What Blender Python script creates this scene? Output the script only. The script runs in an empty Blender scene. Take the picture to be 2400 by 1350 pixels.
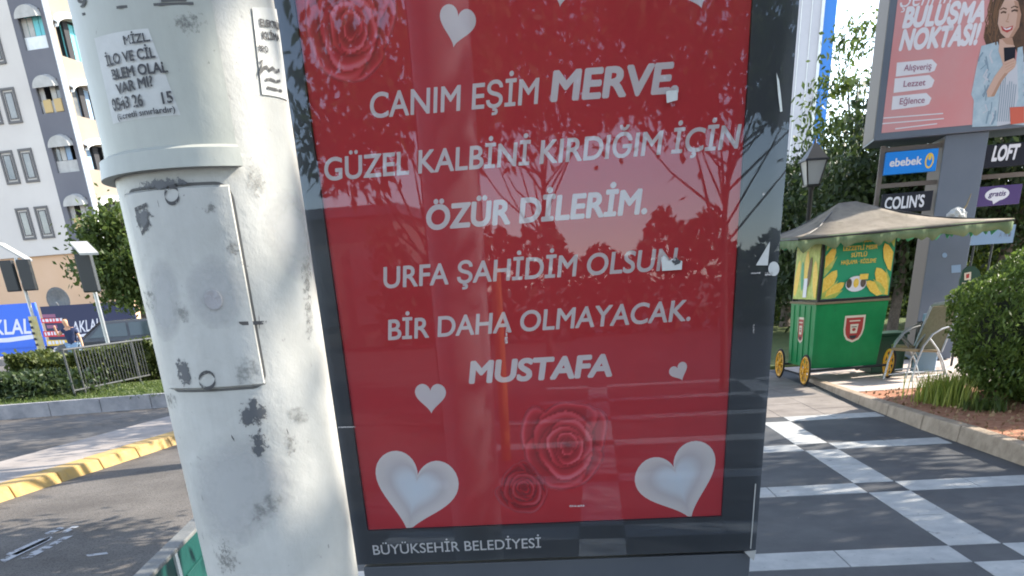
import bpy, bmesh, math, random
import numpy as np
from mathutils import Vector, Matrix
R = math.radians
D = bpy.data
scene = bpy.context.scene
COL = scene.collection

# ------------------------------------------------------------------ camera
F, PITCH, ROLL, CY, EYE = 1943.645, .478065, .0643, 1674.34, 1.6      # pixels of a 2400 px wide frame
def cam_axes():
    p, r = PITCH, ROLL
    f = np.array([0, math.cos(p), -math.sin(p)]); d = np.array([0, -math.sin(p), -math.cos(p)]); x = np.array([1., 0, 0])
    c, s = math.cos(r), math.sin(r)
    return np.stack([c*x+s*d, -s*x+c*d, f])
AX = cam_axes()
cd = D.cameras.new('camera'); cam = D.objects.new('camera', cd); COL.objects.link(cam); scene.camera = cam
m = Matrix.Identity(4)
for i in range(3):
    m[i][0] = AX[0][i]; m[i][1] = -AX[1][i]; m[i][2] = -AX[2][i]
m[2][3] = EYE
cam.matrix_world = m
cd.sensor_fit = 'HORIZONTAL'; cd.sensor_width = 36; cd.lens = F/2400*36
cd.shift_y = (CY-675)/2400; cd.clip_start = .05; cd.clip_end = 2000

# ------------------------------------------------------------------ world, sun, exposure
SUN_AZ, SUN_EL = R(15), R(33)          # azimuth measured from +X towards +Y
S = Vector((math.cos(SUN_EL)*math.cos(SUN_AZ), math.cos(SUN_EL)*math.sin(SUN_AZ), math.sin(SUN_EL)))
w = D.worlds.new('World'); scene.world = w; w.use_nodes = True
nt = w.node_tree; bg = nt.nodes['Background']
sky = nt.nodes.new('ShaderNodeTexSky'); sky.sky_type = 'NISHITA'; sky.sun_disc = False
sky.sun_elevation = SUN_EL; sky.sun_rotation = math.pi/2-SUN_AZ
sky.air_density = 1.0; sky.dust_density = .15; sky.ozone_density = .3; sky.altitude = 900
hs = nt.nodes.new('ShaderNodeHueSaturation'); hs.inputs['Saturation'].default_value = .68
nt.links.new(sky.outputs[0], hs.inputs['Color']); nt.links.new(hs.outputs[0], bg.inputs[0]); bg.inputs[1].default_value = .15
sd = D.lights.new('sun', 'SUN'); sd.energy = 3.5; sd.angle = R(.5); sd.color = (1, .91, .77)
so = D.objects.new('sun', sd); COL.objects.link(so)
so.rotation_euler = S.to_track_quat('Z', 'Y').to_euler()
vs = scene.view_settings; vs.view_transform = 'Standard'; vs.look = 'None'; vs.gamma = 1; vs.use_curve_mapping = False
vs.exposure = 2.0
scene.cycles.filter_width = 1.9
scene.cycles.max_bounces = 8; scene.cycles.transparent_max_bounces = 12

# ------------------------------------------------------------------ picture measurements to metres
def ray(x, y):
    return AX.T @ np.array([(x-1200)/F, (y-CY)/F, 1.])
C0 = np.array([0, 0, EYE])
def G(x, y, z=0.): 
    q = ray(x, y); return q*((z-EYE)/q[2])+C0
def atY(x, y, Y):
    q = ray(x, y); return q*(Y/q[1])+C0
class Plane:
    """vertical plane through p0 turned by yaw; (u,z) coordinates, n points at the camera side"""
    def __init__(s, p0, yaw):
        s.p0 = np.array([p0[0], p0[1], 0.]); s.u = np.array([math.cos(yaw), math.sin(yaw), 0]); s.n = np.array([math.sin(yaw), -math.cos(yaw), 0])
    def uz(s, x, y, off=0):
        q = ray(x, y); t = ((s.p0+s.n*off-C0)@s.n)/(q@s.n); P = C0+t*q
        return float((P-s.p0)@s.u), float(P[2])
    def P(s, u, z, off=0): return s.p0+s.u*u+s.n*off+np.array([0, 0, z])

# ------------------------------------------------------------------ materials
def mat(name, col, rough=.6, col2=None, scale=4., bump=0., bscale=60., metal=0., detail=5, spec=.4, contrast=(.35, .65)):
    m = D.materials.new(name); m.use_nodes = True; n = m.node_tree.nodes; l = m.node_tree.links
    b = n['Principled BSDF']; b.inputs['Base Color'].default_value = (*col, 1); b.inputs['Roughness'].default_value = rough
    b.inputs['Metallic'].default_value = metal; b.inputs['Specular IOR Level'].default_value = spec
    if col2 is not None or bump: 
        tc = n.new('ShaderNodeTexCoord')
    if col2 is not None:
        t = n.new('ShaderNodeTexNoise'); t.inputs['Scale'].default_value = scale; t.inputs['Detail'].default_value = detail; t.inputs['Roughness'].default_value = .65
        r = n.new('ShaderNodeValToRGB'); r.color_ramp.elements[0].position = contrast[0]; r.color_ramp.elements[1].position = contrast[1]
        r.color_ramp.elements[0].color = (*col, 1); r.color_ramp.elements[1].color = (*col2, 1)
        l.new(tc.outputs['Object'], t.inputs['Vector']); l.new(t.outputs[0], r.inputs[0]); l.new(r.outputs[0], b.inputs['Base Color'])
    if bump:
        t2 = n.new('ShaderNodeTexNoise'); t2.inputs['Scale'].default_value = bscale; t2.inputs['Detail'].default_value = 4
        bp = n.new('ShaderNodeBump'); bp.inputs['Strength'].default_value = bump; bp.inputs['Distance'].default_value = .02
        l.new(tc.outputs['Object'], t2.inputs['Vector']); l.new(t2.outputs[0], bp.inputs['Height']); l.new(bp.outputs[0], b.inputs['Normal'])
    return m
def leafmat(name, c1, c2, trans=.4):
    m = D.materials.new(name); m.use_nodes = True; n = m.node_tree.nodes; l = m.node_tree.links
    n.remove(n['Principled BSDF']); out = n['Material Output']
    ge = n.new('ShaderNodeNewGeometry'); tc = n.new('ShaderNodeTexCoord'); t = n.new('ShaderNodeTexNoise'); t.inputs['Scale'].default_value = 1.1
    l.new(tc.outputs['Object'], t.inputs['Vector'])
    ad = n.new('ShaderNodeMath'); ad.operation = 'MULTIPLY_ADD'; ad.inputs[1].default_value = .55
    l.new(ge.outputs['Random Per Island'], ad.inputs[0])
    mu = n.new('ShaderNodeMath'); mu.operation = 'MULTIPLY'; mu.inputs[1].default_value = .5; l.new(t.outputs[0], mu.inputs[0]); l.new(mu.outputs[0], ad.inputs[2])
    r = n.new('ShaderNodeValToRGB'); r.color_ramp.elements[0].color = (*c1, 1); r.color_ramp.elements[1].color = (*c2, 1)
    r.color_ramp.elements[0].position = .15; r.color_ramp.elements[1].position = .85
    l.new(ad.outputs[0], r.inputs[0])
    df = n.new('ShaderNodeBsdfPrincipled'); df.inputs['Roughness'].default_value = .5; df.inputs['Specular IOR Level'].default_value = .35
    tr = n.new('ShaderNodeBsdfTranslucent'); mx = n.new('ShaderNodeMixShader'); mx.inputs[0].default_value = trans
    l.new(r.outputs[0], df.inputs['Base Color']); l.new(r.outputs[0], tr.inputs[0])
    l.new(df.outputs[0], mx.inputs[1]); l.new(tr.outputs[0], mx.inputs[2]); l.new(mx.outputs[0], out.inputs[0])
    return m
def ragged(name, col, scale=40, thr=.5, rough=.6):
    """worn mark: colour with noise-shaped holes"""
    m = D.materials.new(name); m.use_nodes = True; n = m.node_tree.nodes; l = m.node_tree.links
    b = n['Principled BSDF']; b.inputs['Base Color'].default_value = (*col, 1); b.inputs['Roughness'].default_value = rough
    tc = n.new('ShaderNodeTexCoord'); t = n.new('ShaderNodeTexNoise'); t.inputs['Scale'].default_value = scale; t.inputs['Detail'].default_value = 6; t.inputs['Roughness'].default_value = .7
    r = n.new('ShaderNodeValToRGB'); r.color_ramp.elements[0].position = thr-.04; r.color_ramp.elements[1].position = thr+.04
    l.new(tc.outputs['Object'], t.inputs['Vector']); l.new(t.outputs[0], r.inputs[0]); l.new(r.outputs[0], b.inputs['Alpha'])
    return m

def soft(name, col, scale=60, thr=.62, gain=.5, rough=.6, top=1., wide=.04):
    """worn patch that breaks up towards its own edges (needs UVs)"""
    m = ragged(name, col, scale, thr, rough); n = m.node_tree.nodes; l = m.node_tree.links
    t = next(q for q in n if q.type == 'TEX_NOISE'); r = next(q for q in n if q.type == 'VALTORGB'); r.color_ramp.elements[1].color = (top,top,top,1); r.color_ramp.elements[0].position = thr-wide; r.color_ramp.elements[1].position = min(1., thr+wide)
    uv = n.new('ShaderNodeUVMap'); sp = n.new('ShaderNodeSeparateXYZ'); l.new(uv.outputs[0], sp.inputs[0]); outs = []
    for k in (0, 1):
        a = n.new('ShaderNodeMath'); a.operation = 'SUBTRACT'; a.inputs[1].default_value = .5; l.new(sp.outputs[k], a.inputs[0])
        b = n.new('ShaderNodeMath'); b.operation = 'POWER'; b.inputs[1].default_value = 2; l.new(a.outputs[0], b.inputs[0]); outs.append(b)
    s_ = n.new('ShaderNodeMath'); l.new(outs[0].outputs[0], s_.inputs[0]); l.new(outs[1].outputs[0], s_.inputs[1])
    e = n.new('ShaderNodeMath'); e.operation = 'MULTIPLY_ADD'; e.inputs[1].default_value = -4*gain; e.inputs[2].default_value = gain; l.new(s_.outputs[0], e.inputs[0])
    f = n.new('ShaderNodeMath'); l.new(e.outputs[0], f.inputs[0]); l.new(t.outputs[0], f.inputs[1]); l.new(f.outputs[0], r.inputs[0])
    return m

def weathered(name, c1, c2, dirt, rough=.5, chips=.62, chip_scale=55, streak=.25, bump=.12, bscale=40, scale=3., spec=.3):
    """two-tone base with vertical streaks of grime and small chips"""
    m = D.materials.new(name); m.use_nodes = True; n = m.node_tree.nodes; l = m.node_tree.links; b = n['Principled BSDF']
    b.inputs['Roughness'].default_value = rough; b.inputs['Specular IOR Level'].default_value = spec; tc = n.new('ShaderNodeTexCoord')
    def noise(sc, det=6, stretch=None, dist=0.):
        t = n.new('ShaderNodeTexNoise'); t.inputs['Scale'].default_value = sc; t.inputs['Detail'].default_value = det; t.inputs['Roughness'].default_value = .68; t.inputs['Distortion'].default_value = dist
        if stretch:
            mp = n.new('ShaderNodeMapping'); mp.inputs['Scale'].default_value = stretch; l.new(tc.outputs['Object'], mp.inputs['Vector']); l.new(mp.outputs[0], t.inputs['Vector'])
        else: l.new(tc.outputs['Object'], t.inputs['Vector'])
        return t
    def ramp(t, lo, hi, a=(0,0,0), c=(1,1,1)):
        r = n.new('ShaderNodeValToRGB'); r.color_ramp.elements[0].position = lo; r.color_ramp.elements[1].position = hi
        r.color_ramp.elements[0].color = (*a,1); r.color_ramp.elements[1].color = (*c,1); l.new(t.outputs[0], r.inputs[0]); return r
    def mixc(fac, a, c):
        x = n.new('ShaderNodeMix'); x.data_type = 'RGBA'; l.new(fac, x.inputs[0]); l.new(a, x.inputs[6])
        if isinstance(c, tuple): x.inputs[7].default_value = (*c,1)
        else: l.new(c, x.inputs[7])
        return x.outputs[2]
    base = ramp(noise(scale), .35, .65, c1, c2).outputs[0]
    sk = ramp(noise(9, 5, (1,1,.12)), .50, .80, (0,0,0), (streak,)*3).outputs[0]; base = mixc(sk, base, dirt)
    ch = ramp(noise(chip_scale, 8, None, .4), chips, chips+.05, (0,0,0), (.75,)*3).outputs[0]; base = mixc(ch, base, dirt)
    l.new(base, b.inputs['Base Color'])
    bt = noise(bscale, 5); bp = n.new('ShaderNodeBump'); bp.inputs['Strength'].default_value = bump; bp.inputs['Distance'].default_value = .01; l.new(bt.outputs[0], bp.inputs['Height']); l.new(bp.outputs[0], b.inputs['Normal'])
    return m

# ------------------------------------------------------------------ mesh building
class MB:
    def __init__(s): s.v = []; s.f = []; s.mi = []; s.sm = []; s.uv = {}
    def add(s, vs, fs, mi=0, smooth=False):
        o = len(s.v); s.v += [tuple(map(float, v)) for v in vs]; s.f += [tuple(i+o for i in f) for f in fs]
        s.mi += [mi]*len(fs); s.sm += [smooth]*len(fs); return s
    def hexa(s, p, mi=0):  # 4 bottom, 4 top
        return s.add(p, [(3,2,1,0),(4,5,6,7),(0,1,5,4),(1,2,6,5),(2,3,7,6),(3,0,4,7)], mi)
    def box(s, x0, x1, y0, y1, z0, z1, mi=0):
        return s.hexa([(x0,y0,z0),(x1,y0,z0),(x1,y1,z0),(x0,y1,z0),(x0,y0,z1),(x1,y0,z1),(x1,y1,z1),(x0,y1,z1)], mi)
    def pbox(s, pl, u0, u1, z0, z1, o0, o1, mi=0):  # box on a Plane, offsets towards the camera
        return s.hexa([pl.P(u0,z0,o1),pl.P(u1,z0,o1),pl.P(u1,z0,o0),pl.P(u0,z0,o0),pl.P(u0,z1,o1),pl.P(u1,z1,o1),pl.P(u1,z1,o0),pl.P(u0,z1,o0)], mi)
    def tube(s, pts, r, n=10, mi=0, caps=True):
        pts = [Vector(p) for p in pts]; rr = r if hasattr(r, '__len__') else [r]*len(pts)
        rings = []; prev = None
        for i, p in enumerate(pts):
            t = (pts[min(i+1, len(pts)-1)]-pts[max(i-1, 0)]).normalized()
            a = prev if prev is not None else (Vector((0,0,1)) if abs(t.z) < .9 else Vector((1,0,0)))
            x = (a-t*a.dot(t)).normalized(); prev = x; y = t.cross(x)
            rings.append([p+(x*math.cos(k*2*math.pi/n)+y*math.sin(k*2*math.pi/n))*rr[i] for k in range(n)])
        vs = [v for q in rings for v in q]; fs = []
        for i in range(len(pts)-1):
            for k in range(n): fs.append((i*n+k, i*n+(k+1)%n, (i+1)*n+(k+1)%n, (i+1)*n+k))
        s.add(vs, fs, mi, True)
        if caps: s.add(rings[0], [tuple(range(n))[::-1]], mi); s.add(rings[-1], [tuple(range(n))], mi)
        return s
    def lathe(s, prof, c=(0,0), n=24, mi=0):
        vs = [(c[0]+r*math.cos(k*2*math.pi/n), c[1]+r*math.sin(k*2*math.pi/n), z) for r, z in prof for k in range(n)]
        fs = [(i*n+k, i*n+(k+1)%n, (i+1)*n+(k+1)%n, (i+1)*n+k) for i in range(len(prof)-1) for k in range(n)]
        return s.add(vs, fs, mi, True)
    def prism(s, poly, fn0, fn1, mi=0):  # polygon mapped by two functions (front, back)
        n = len(poly); a = [fn0(*p) for p in poly]; b = [fn1(*p) for p in poly]
        s.add(a+b, [tuple(range(n)), tuple(range(2*n-1, n-1, -1))]+[(k, n+k, n+(k+1)%n, (k+1)%n) for k in range(n)], mi)
        return s
    def build(s, name, mats, parent=None, bevel=0, local=False, label=None):
        me = D.meshes.new(name); root = parent
        while root is not None and root.parent is not None: root = root.parent
        off = Vector(root.location) if (root is not None and not local) else Vector((0,0,0))
        V = np.array(s.v, dtype=float)-np.array(off)
        me.from_pydata(V.tolist(), [], s.f); mats = mats if isinstance(mats, (list, tuple)) else [mats]
        for q in mats: me.materials.append(q)
        me.polygons.foreach_set('material_index', s.mi); me.polygons.foreach_set('use_smooth', s.sm)
        me.update()
        if s.uv:
            ul_ = me.uv_layers.new(name='UVMap')
            for lp in me.loops: ul_.data[lp.index].uv = s.uv.get(lp.vertex_index, (.5, .5))
        o = D.objects.new(name, me); COL.objects.link(o)
        if parent is not None: o.parent = parent
        if label: o['label'] = label
        if bevel:
            b = o.modifiers.new('bevel', 'BEVEL'); b.width = bevel; b.segments = 2; b.limit_method = 'ANGLE'; b.angle_limit = R(40)
        return o
def tag(o, label=None, cat=None, group=None, kind=None):
    if label: o['label'] = label
    if cat: o['category'] = cat
    if group: o['group'] = group
    if kind: o['kind'] = kind
    return o
def thing(name, loc, label, cat, group=None, rz=0):
    o = D.objects.new(name, None); COL.objects.link(o); o.empty_display_size = .2
    o.location = loc; o.rotation_euler.z = rz; return tag(o, label, cat, group)
def struct(name, mb, mats): return tag(mb.build(name, mats), kind='structure')
def copy_thing(o, loc, label, rz=None):
    r = o.copy(); COL.objects.link(r); r.location = loc; r['label'] = label
    if rz is not None: r.rotation_euler.z = rz
    for ch in list(o.children):
        c = ch.copy(); COL.objects.link(c); c.parent = r
        for g in list(ch.children):
            d = g.copy(); COL.objects.link(d); d.parent = c
    return r

# ------------------------------------------------------------------ lettering
_tc = {}
def text2d(body, bold=0., shear=0., space=1.):
    key = (body, bold, shear, space)
    if key in _tc: return _tc[key]
    def mk(b):
        cu = D.curves.new('t', 'FONT'); cu.body = b
        cu.offset = bold; cu.shear = shear; cu.dimensions = '2D'; cu.fill_mode = 'FRONT'; cu.resolution_u = 6; cu.space_character = space
        ob = D.objects.new('t', cu); COL.objects.link(ob); bpy.context.view_layer.update()
        me = D.meshes.new_from_object(ob.evaluated_get(bpy.context.evaluated_depsgraph_get()))
        v = np.array([x.co[:2] for x in me.vertices]); f = [tuple(p.vertices) for p in me.polygons]
        D.objects.remove(ob); D.curves.remove(cu); D.meshes.remove(me); return v, f
    v, f = mk(body); h, _ = mk('H')
    _tc[key] = (v, f, v[:,0].min(), v[:,0].max(), h[:,1].max()); return _tc[key]
def put_text(mb, body, BL, BR, cap, fnf, off, bold=0., shear=0., mi=0, space=1.):
    """baseline from BL to BR in (a,b) surface coordinates, capital height cap; fnf(off) maps (a,b) to space.
    bold thickens the strokes with shifted copies, each a hair in front of the last"""
    v, f, x0, x1, h = text2d(body, 0, shear, space)
    t = (v[:,0]-x0)/(x1-x0); a = BL[0]+(BR[0]-BL[0])*t; b = BL[1]+(BR[1]-BL[1])*t+v[:,1]/h*cap
    sx, sy = (BR[0]-BL[0])/(x1-x0), cap/h; k = 8 if bold > .012 else (4 if bold > 0 else 0)
    sh = [(0, 0)]+[(math.cos(2*math.pi*i/k+.4)*bold*sx, math.sin(2*math.pi*i/k+.4)*bold*sy) for i in range(k)]
    for i, (da, db) in enumerate(sh):
        fn = fnf(off+.00004*i); mb.add([fn(p+da, q+db) for p, q in zip(a, b)], f, mi)
def heart(n=40):
    o = []
    for k in range(n):
        t = 2*math.pi*k/n
        o.append((16*math.sin(t)**3/16, (13*math.cos(t)-5*math.cos(2*t)-2*math.cos(3*t)-math.cos(4*t))/16))
    return o
def rot(poly, a, sx, sy, cx, cy):
    c, s = math.cos(a), math.sin(a)
    return [(cx+x*sx*c-y*sy*s, cy+x*sx*s+y*sy*c) for x, y in poly]
def ell(cx, cy, rx, ry, n=24, a=0): return rot([(math.cos(2*math.pi*k/n), math.sin(2*math.pi*k/n)) for k in range(n)], a, rx, ry, cx, cy)
def stroke(pts, wd):
    """ribbon polygon strip around a polyline, as list of quads"""
    P = [np.array(p, float) for p in pts]; L = []; 
    ww = wd if hasattr(wd, '__len__') else [wd]*len(P)
    for i, p in enumerate(P):
        t = P[min(i+1, len(P)-1)]-P[max(i-1, 0)]; t /= np.hypot(*t)+1e-9; nn = np.array([-t[1], t[0]])
        L.append((p+nn*ww[i]/2, p-nn*ww[i]/2))
    return L
def put_stroke(mb, pts, wd, fn, mi=0):
    L = stroke(pts, wd); vs = [fn(*q) for pr in L for q in pr]
    mb.add(vs, [(2*i, 2*i+1, 2*i+3, 2*i+2) for i in range(len(L)-1)], mi)
def put_poly(mb, poly, fn, mi=0): mb.add([fn(*p) for p in poly], [tuple(range(len(poly)))], mi)

# ------------------------------------------------------------------ foliage
def leaf_arrays(c, ln, wd, rng, droop=0., up=None):
    N = len(c); d = rng.normal(size=(N,3)); d[:,2] -= droop; d /= np.linalg.norm(d, axis=1)[:,None]
    e = rng.normal(size=(N,3)); e = np.cross(d, e); e /= np.linalg.norm(e, axis=1)[:,None]
    s = rng.uniform(.7, 1.3, N)[:,None]
    a, b = d*ln*s*.5, e*wd*s*.5
    V = np.stack([c-a, c-a*.1+b, c+a, c-a*.1-b], 1).reshape(-1, 3)
    return V
def leaf_object(name, c, ln, wd, mt, rng, parent=None, droop=0.):
    V = leaf_arrays(c, ln, wd, rng, droop); N = len(c); root = parent
    while root is not None and root.parent is not None: root = root.parent
    if root is not None: V = V-np.array(root.location)
    me = D.meshes.new(name); me.vertices.add(4*N); me.vertices.foreach_set('co', V.ravel())
    me.loops.add(4*N); me.loops.foreach_set('vertex_index', np.arange(4*N)); me.polygons.add(N)
    me.polygons.foreach_set('loop_start', np.arange(N)*4); me.materials.append(mt); me.update(); me.validate()
    o = D.objects.new(name, me); COL.objects.link(o)
    if parent is not None: o.parent = parent
    return o
def clumps(center, rad, nc, per, spread, rng, shell=.45, zcut=None):
    center = np.array(center); rad = np.array(rad); out = []; cs = []
    while len(cs) < nc:
        p = rng.normal(size=3); p /= np.linalg.norm(p); r = rng.uniform(shell, 1)**.7; q = p*r
        if zcut is not None and q[2] < zcut: continue
        cs.append(center+q*rad)
    for q in cs:
        k = int(per*rng.uniform(.6, 1.4)); out.append(q+rng.normal(size=(k,3))*spread*rng.uniform(.6, 1.3)*np.array([1.1, 1.1, .75]))
    return np.concatenate(out), cs
def tree(name, base, h, center, rad, mt, label, group, seed, nc=60, per=160, spread=.33, ln=.13, wd=.06, tr=.13, droop=.4, bark=None, cat='tree', zcut=-.75, shell=.45):
    rng = np.random.default_rng(seed); t = thing(name, base, label, cat, group)
    pts, cs = clumps(center, rad, nc, per, spread, rng, shell, zcut)
    leaf_object('crown', pts, ln, wd, mt, rng, t, droop)
    mb = MB(); b = Vector(base); c = Vector(center); top = Vector((c.x, c.y, c.z+rad[2]*.35))
    mid = b.lerp(top, .5)+Vector((rng.uniform(-.15,.15), rng.uniform(-.15,.15), 0))
    mb.tube([b-Vector((0,0,.1)), b+Vector((0,0,.15)), b.lerp(mid,.5), mid, top], [tr*1.5, tr*1.12, tr, tr*.75, tr*.2], 10)
    for q in cs[::max(1, nc//16)]:
        s0 = mid.lerp(top, rng.uniform(-.3, .6)); e = Vector(q); k = s0.lerp(e, .5)+Vector((0,0,-.12*rad[2]))
        mb.tube([s0, k, e], [tr*.4, tr*.22, tr*.07], 6)
    mb.build('trunk', bark or M['bark'], t); return t

# ------------------------------------------------------------------ palette
M = {}
M['asphalt'] = weathered('asphalt', (.088,.080,.074), (.150,.138,.128), (.035,.033,.032), .85, .53, 60, .0, .7, 90, .9, .2)
M['slab'] = weathered('dark slab', (.042,.046,.055), (.088,.091,.097), (.13,.13,.135), .6, .66, 16, .0, .15, 60, 1.3, .25)
M['whiteslab'] = weathered('pale slab', (.34,.35,.36), (.46,.465,.465), (.17,.17,.175), .6, .62, 13, .0, .12, 60, 5., .25)
M['sunpave'] = weathered('pale paving', (.17,.15,.14), (.25,.225,.21), (.12,.105,.10), .7, .62, 10, .0, .2, 60, 3., .2)  # far blocks, lightened and warmed in colour as if sunlit
M['paleconc'] = mat('pale concrete', (.22,.195,.18), .85, (.30,.265,.245), 2, .3, 90)
M['kerb'] = mat('kerb stone', (.24,.185,.135), .85, (.36,.285,.215), 7, .4, 60)
M['kerbgrey'] = mat('kerb grey', (.2,.2,.215), .85, (.32,.31,.32), 3, .4, 60)
M['yellow'] = weathered('yellow kerb paint', (.44,.28,.085), (.38,.27,.13), (.22,.17,.11), .75, .60, 14, .15, .4, 40, 6., .2)
M['soil'] = mat('red soil', (.27,.10,.05), .95, (.40,.20,.12), 9, .8, 40)
M['bedpave'] = mat('bed paving', (.38,.31,.28), .85, (.52,.45,.41), 3, .3, 50)
M['lawn'] = mat('lawn', (.05,.08,.018), .9, (.10,.12,.03), 6, .8, 80)
M['earth'] = mat('earth', (.16,.15,.12), .95, (.22,.2,.16), 1, .3, 10)
M['roadpaint'] = ragged('road paint', (.30,.31,.33), 9, .45)
M['bark'] = mat('bark', (.07,.055,.045), .9, (.14,.11,.09), 14, .8, 30)
M['polepaint'] = weathered('pole paint', (.35,.35,.335), (.44,.44,.425), (.12,.12,.115), .45, .655, 70, .30, .25, 18, 4.)
M['sleeve'] = weathered('sleeve paint', (.315,.325,.295), (.38,.39,.36), (.13,.135,.125), .45, .68, 60, .22, .12, 14, 3.)
M['paper'] = mat('paper', (.50,.50,.49), .7, (.44,.445,.435), 20, .1, 60)
M['ink'] = mat('ink', (.03,.03,.035), .7)
M['inkworn'] = ragged('worn ink', (.04,.04,.045), 90, .42)
M['scrape'] = ragged('paint scrape', (.10,.11,.12), 55, .5)
M['stain'] = ragged('rubbed stain', (.24,.24,.23), 40, .55)
M['seam'] = mat('seam', (.09,.09,.09), .8)
M['frame'] = mat('charcoal enamel', (.055,.062,.075), .32, (.065,.072,.085), 3)
M['border'] = mat('charcoal border', (.042,.048,.058), .5, (.05,.056,.066), 2)
M['red'] = mat('poster red', (.58,.030,.042), .6, (.64,.037,.050), 1.3)
M['print'] = mat('poster white', (.82,.80,.81), .6)
M['heartrim'] = mat('heart rim', (.52,.49,.50), .6)
M['trim'] = mat('alloy trim', (.55,.56,.56), .35, metal=.8)
M['white'] = mat('white enamel', (.72,.73,.73), .4, (.62,.64,.64), 6)
M['steel'] = mat('galvanised steel', (.30,.31,.32), .4, (.38,.39,.40), 20, metal=.6)
M['dark'] = mat('dark metal', (.02,.022,.025), .45)
M['railgrey'] = mat('railing grey', (.045,.048,.05), .5, (.08,.083,.086), 20)
M['cap2'] = mat('pale plate', (.34,.33,.31), .6, (.42,.41,.39), 3)
M['black'] = mat('black plastic', (.012,.012,.014), .5)
M['teal'] = mat('teal paint', (.004,.05,.045), .45, (.006,.065,.058), 4, .1, 30)
M['cap'] = mat('grey cap', (.11,.118,.12), .6, (.16,.165,.165), 8, .2, 60)
M['plaster'] = mat('white plaster', (.52,.485,.455), .85, (.57,.535,.50), .25, .05, 30)
M['greyplaster'] = mat('grey plaster', (.125,.125,.145), .85, (.15,.15,.17), .3)
M['cream'] = mat('cream plaster', (.225,.185,.148), .85, (.265,.225,.18), .3)
M['peach'] = mat('peach plaster', (.56,.37,.24), .85, (.60,.41,.28), .3)
M['turq'] = mat('turquoise wall', (.16,.50,.55), .8)
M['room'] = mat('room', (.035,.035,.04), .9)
M['wframe'] = mat('window surround', (.12,.115,.115), .7)
M['glassdark'] = mat('window glass', (.09,.10,.11), .12, (.22,.22,.21), .8, spec=.6)
M['curtain'] = mat('curtain', (.48,.47,.45), .9, (.38,.37,.36), 3)
M['terracotta'] = mat('basket weave', (.5,.36,.17), .8)
M['blue'] = mat('hoarding blue', (.045,.15,.66), .5)
M['navy'] = mat('hoarding navy', (.022,.028,.075), .5)
M['sgreen'] = weathered('cart green', (.0,.17,.05), (.006,.215,.066), (.02,.10,.05), .4, .66, 14, .35, .04, 6, 2.)
M['postergreen'] = mat('cart poster green', (.01,.27,.13), .45)
M['corn'] = mat('corn yellow', (.70,.44,.04), .5, (.82,.60,.12), 40)
M['husk'] = mat('husk green', (.28,.38,.05), .5, (.5,.55,.16), 12)
M['canvas'] = weathered('canopy canvas', (.165,.145,.12), (.265,.235,.20), (.095,.10,.07), .9, .62, 5, .3, .4, 9, 2.2, .1)
M['valance'] = mat('valance green', (.11,.165,.085), .9, (.17,.22,.12), 3)
M['valgreen'] = mat('valance side', (.08,.36,.20), .9)
M['wheel'] = mat('wheel yellow', (.62,.30,.02), .45)
M['tyre'] = mat('tyre', (.018,.017,.017), .8)
M['crestred'] = mat('crest red', (.33,.035,.03), .5)
M['crestpale'] = mat('crest pale', (.62,.55,.44), .5)
M['sling'] = mat('sling beige', (.17,.135,.08), .8, (.22,.175,.105), 30)
M['salmon'] = mat('billboard salmon', (.60,.25,.26), .5, (.57,.29,.30), 1.2)
M['pole'] = mat('totem grey', (.115,.14,.185), .45, (.135,.16,.205), 1.2)
M['poleside'] = mat('totem side', (.17,.14,.125), .6)
M['adwhite'] = mat('ad white', (.68,.68,.74), .5)
M['signblue'] = mat('sign blue', (.006,.22,.72), .4)
M['signblack'] = mat('sign black', (.008,.010,.022), .4)
M['signpurple'] = mat('sign purple', (.075,.045,.16), .4)
M['denim'] = mat('denim print', (.30,.42,.52), .6, (.42,.53,.61), 7)
M['hairp'] = mat('hair print', (.05,.03,.022), .6, (.11,.06,.035), 9)
M['skinp'] = mat('skin print', (.55,.37,.30), .6)
M['lips'] = mat('lip print', (.42,.06,.06), .6)
M['shirtp'] = mat('shirt print', (.50,.53,.60), .6)
M['maroon'] = mat('label print', (.30,.12,.2), .6)
M['boardblue'] = mat('pale blue board', (.22,.32,.46), .6)
M['darkgreen'] = mat('dark green sign', (.008,.045,.028), .5)
M['towerpale'] = mat('tower pale', (.44,.43,.48), .7, (.49,.48,.53), .4)
M['towerblue'] = mat('tower blue glass', (.02,.17,.55), .3)
M['lampglass'] = mat('lamp glass', (.36,.39,.42), .3)
M['carbody'] = mat('car paint', (.05,.055,.062), .25, spec=.6)
M['carsilver'] = mat('car silver', (.40,.45,.52), .25, spec=.6)
M['carglass'] = mat('car glass', (.05,.07,.075), .08, spec=.8)
M['navyshirt'] = mat('navy shirt', (.02,.03,.075), .9)
M['jeans'] = mat('jeans', (.20,.30,.42), .9)
M['skin'] = mat('skin', (.50,.28,.18), .6)
M['hair'] = mat('hair', (.02,.015,.012), .6)
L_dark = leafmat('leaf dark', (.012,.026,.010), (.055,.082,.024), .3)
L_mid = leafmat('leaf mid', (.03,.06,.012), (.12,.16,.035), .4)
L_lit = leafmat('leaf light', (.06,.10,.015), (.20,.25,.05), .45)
L_thuja = leafmat('thuja', (.035,.07,.014), (.16,.23,.045), .4)
L_hedge = leafmat('hedge leaf', (.03,.05,.012), (.13,.15,.035), .35)
L_grass = leafmat('grass blade', (.12,.20,.03), (.42,.44,.10), .5)  # brightened to stand in for sunlight that the shrub blocks

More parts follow.
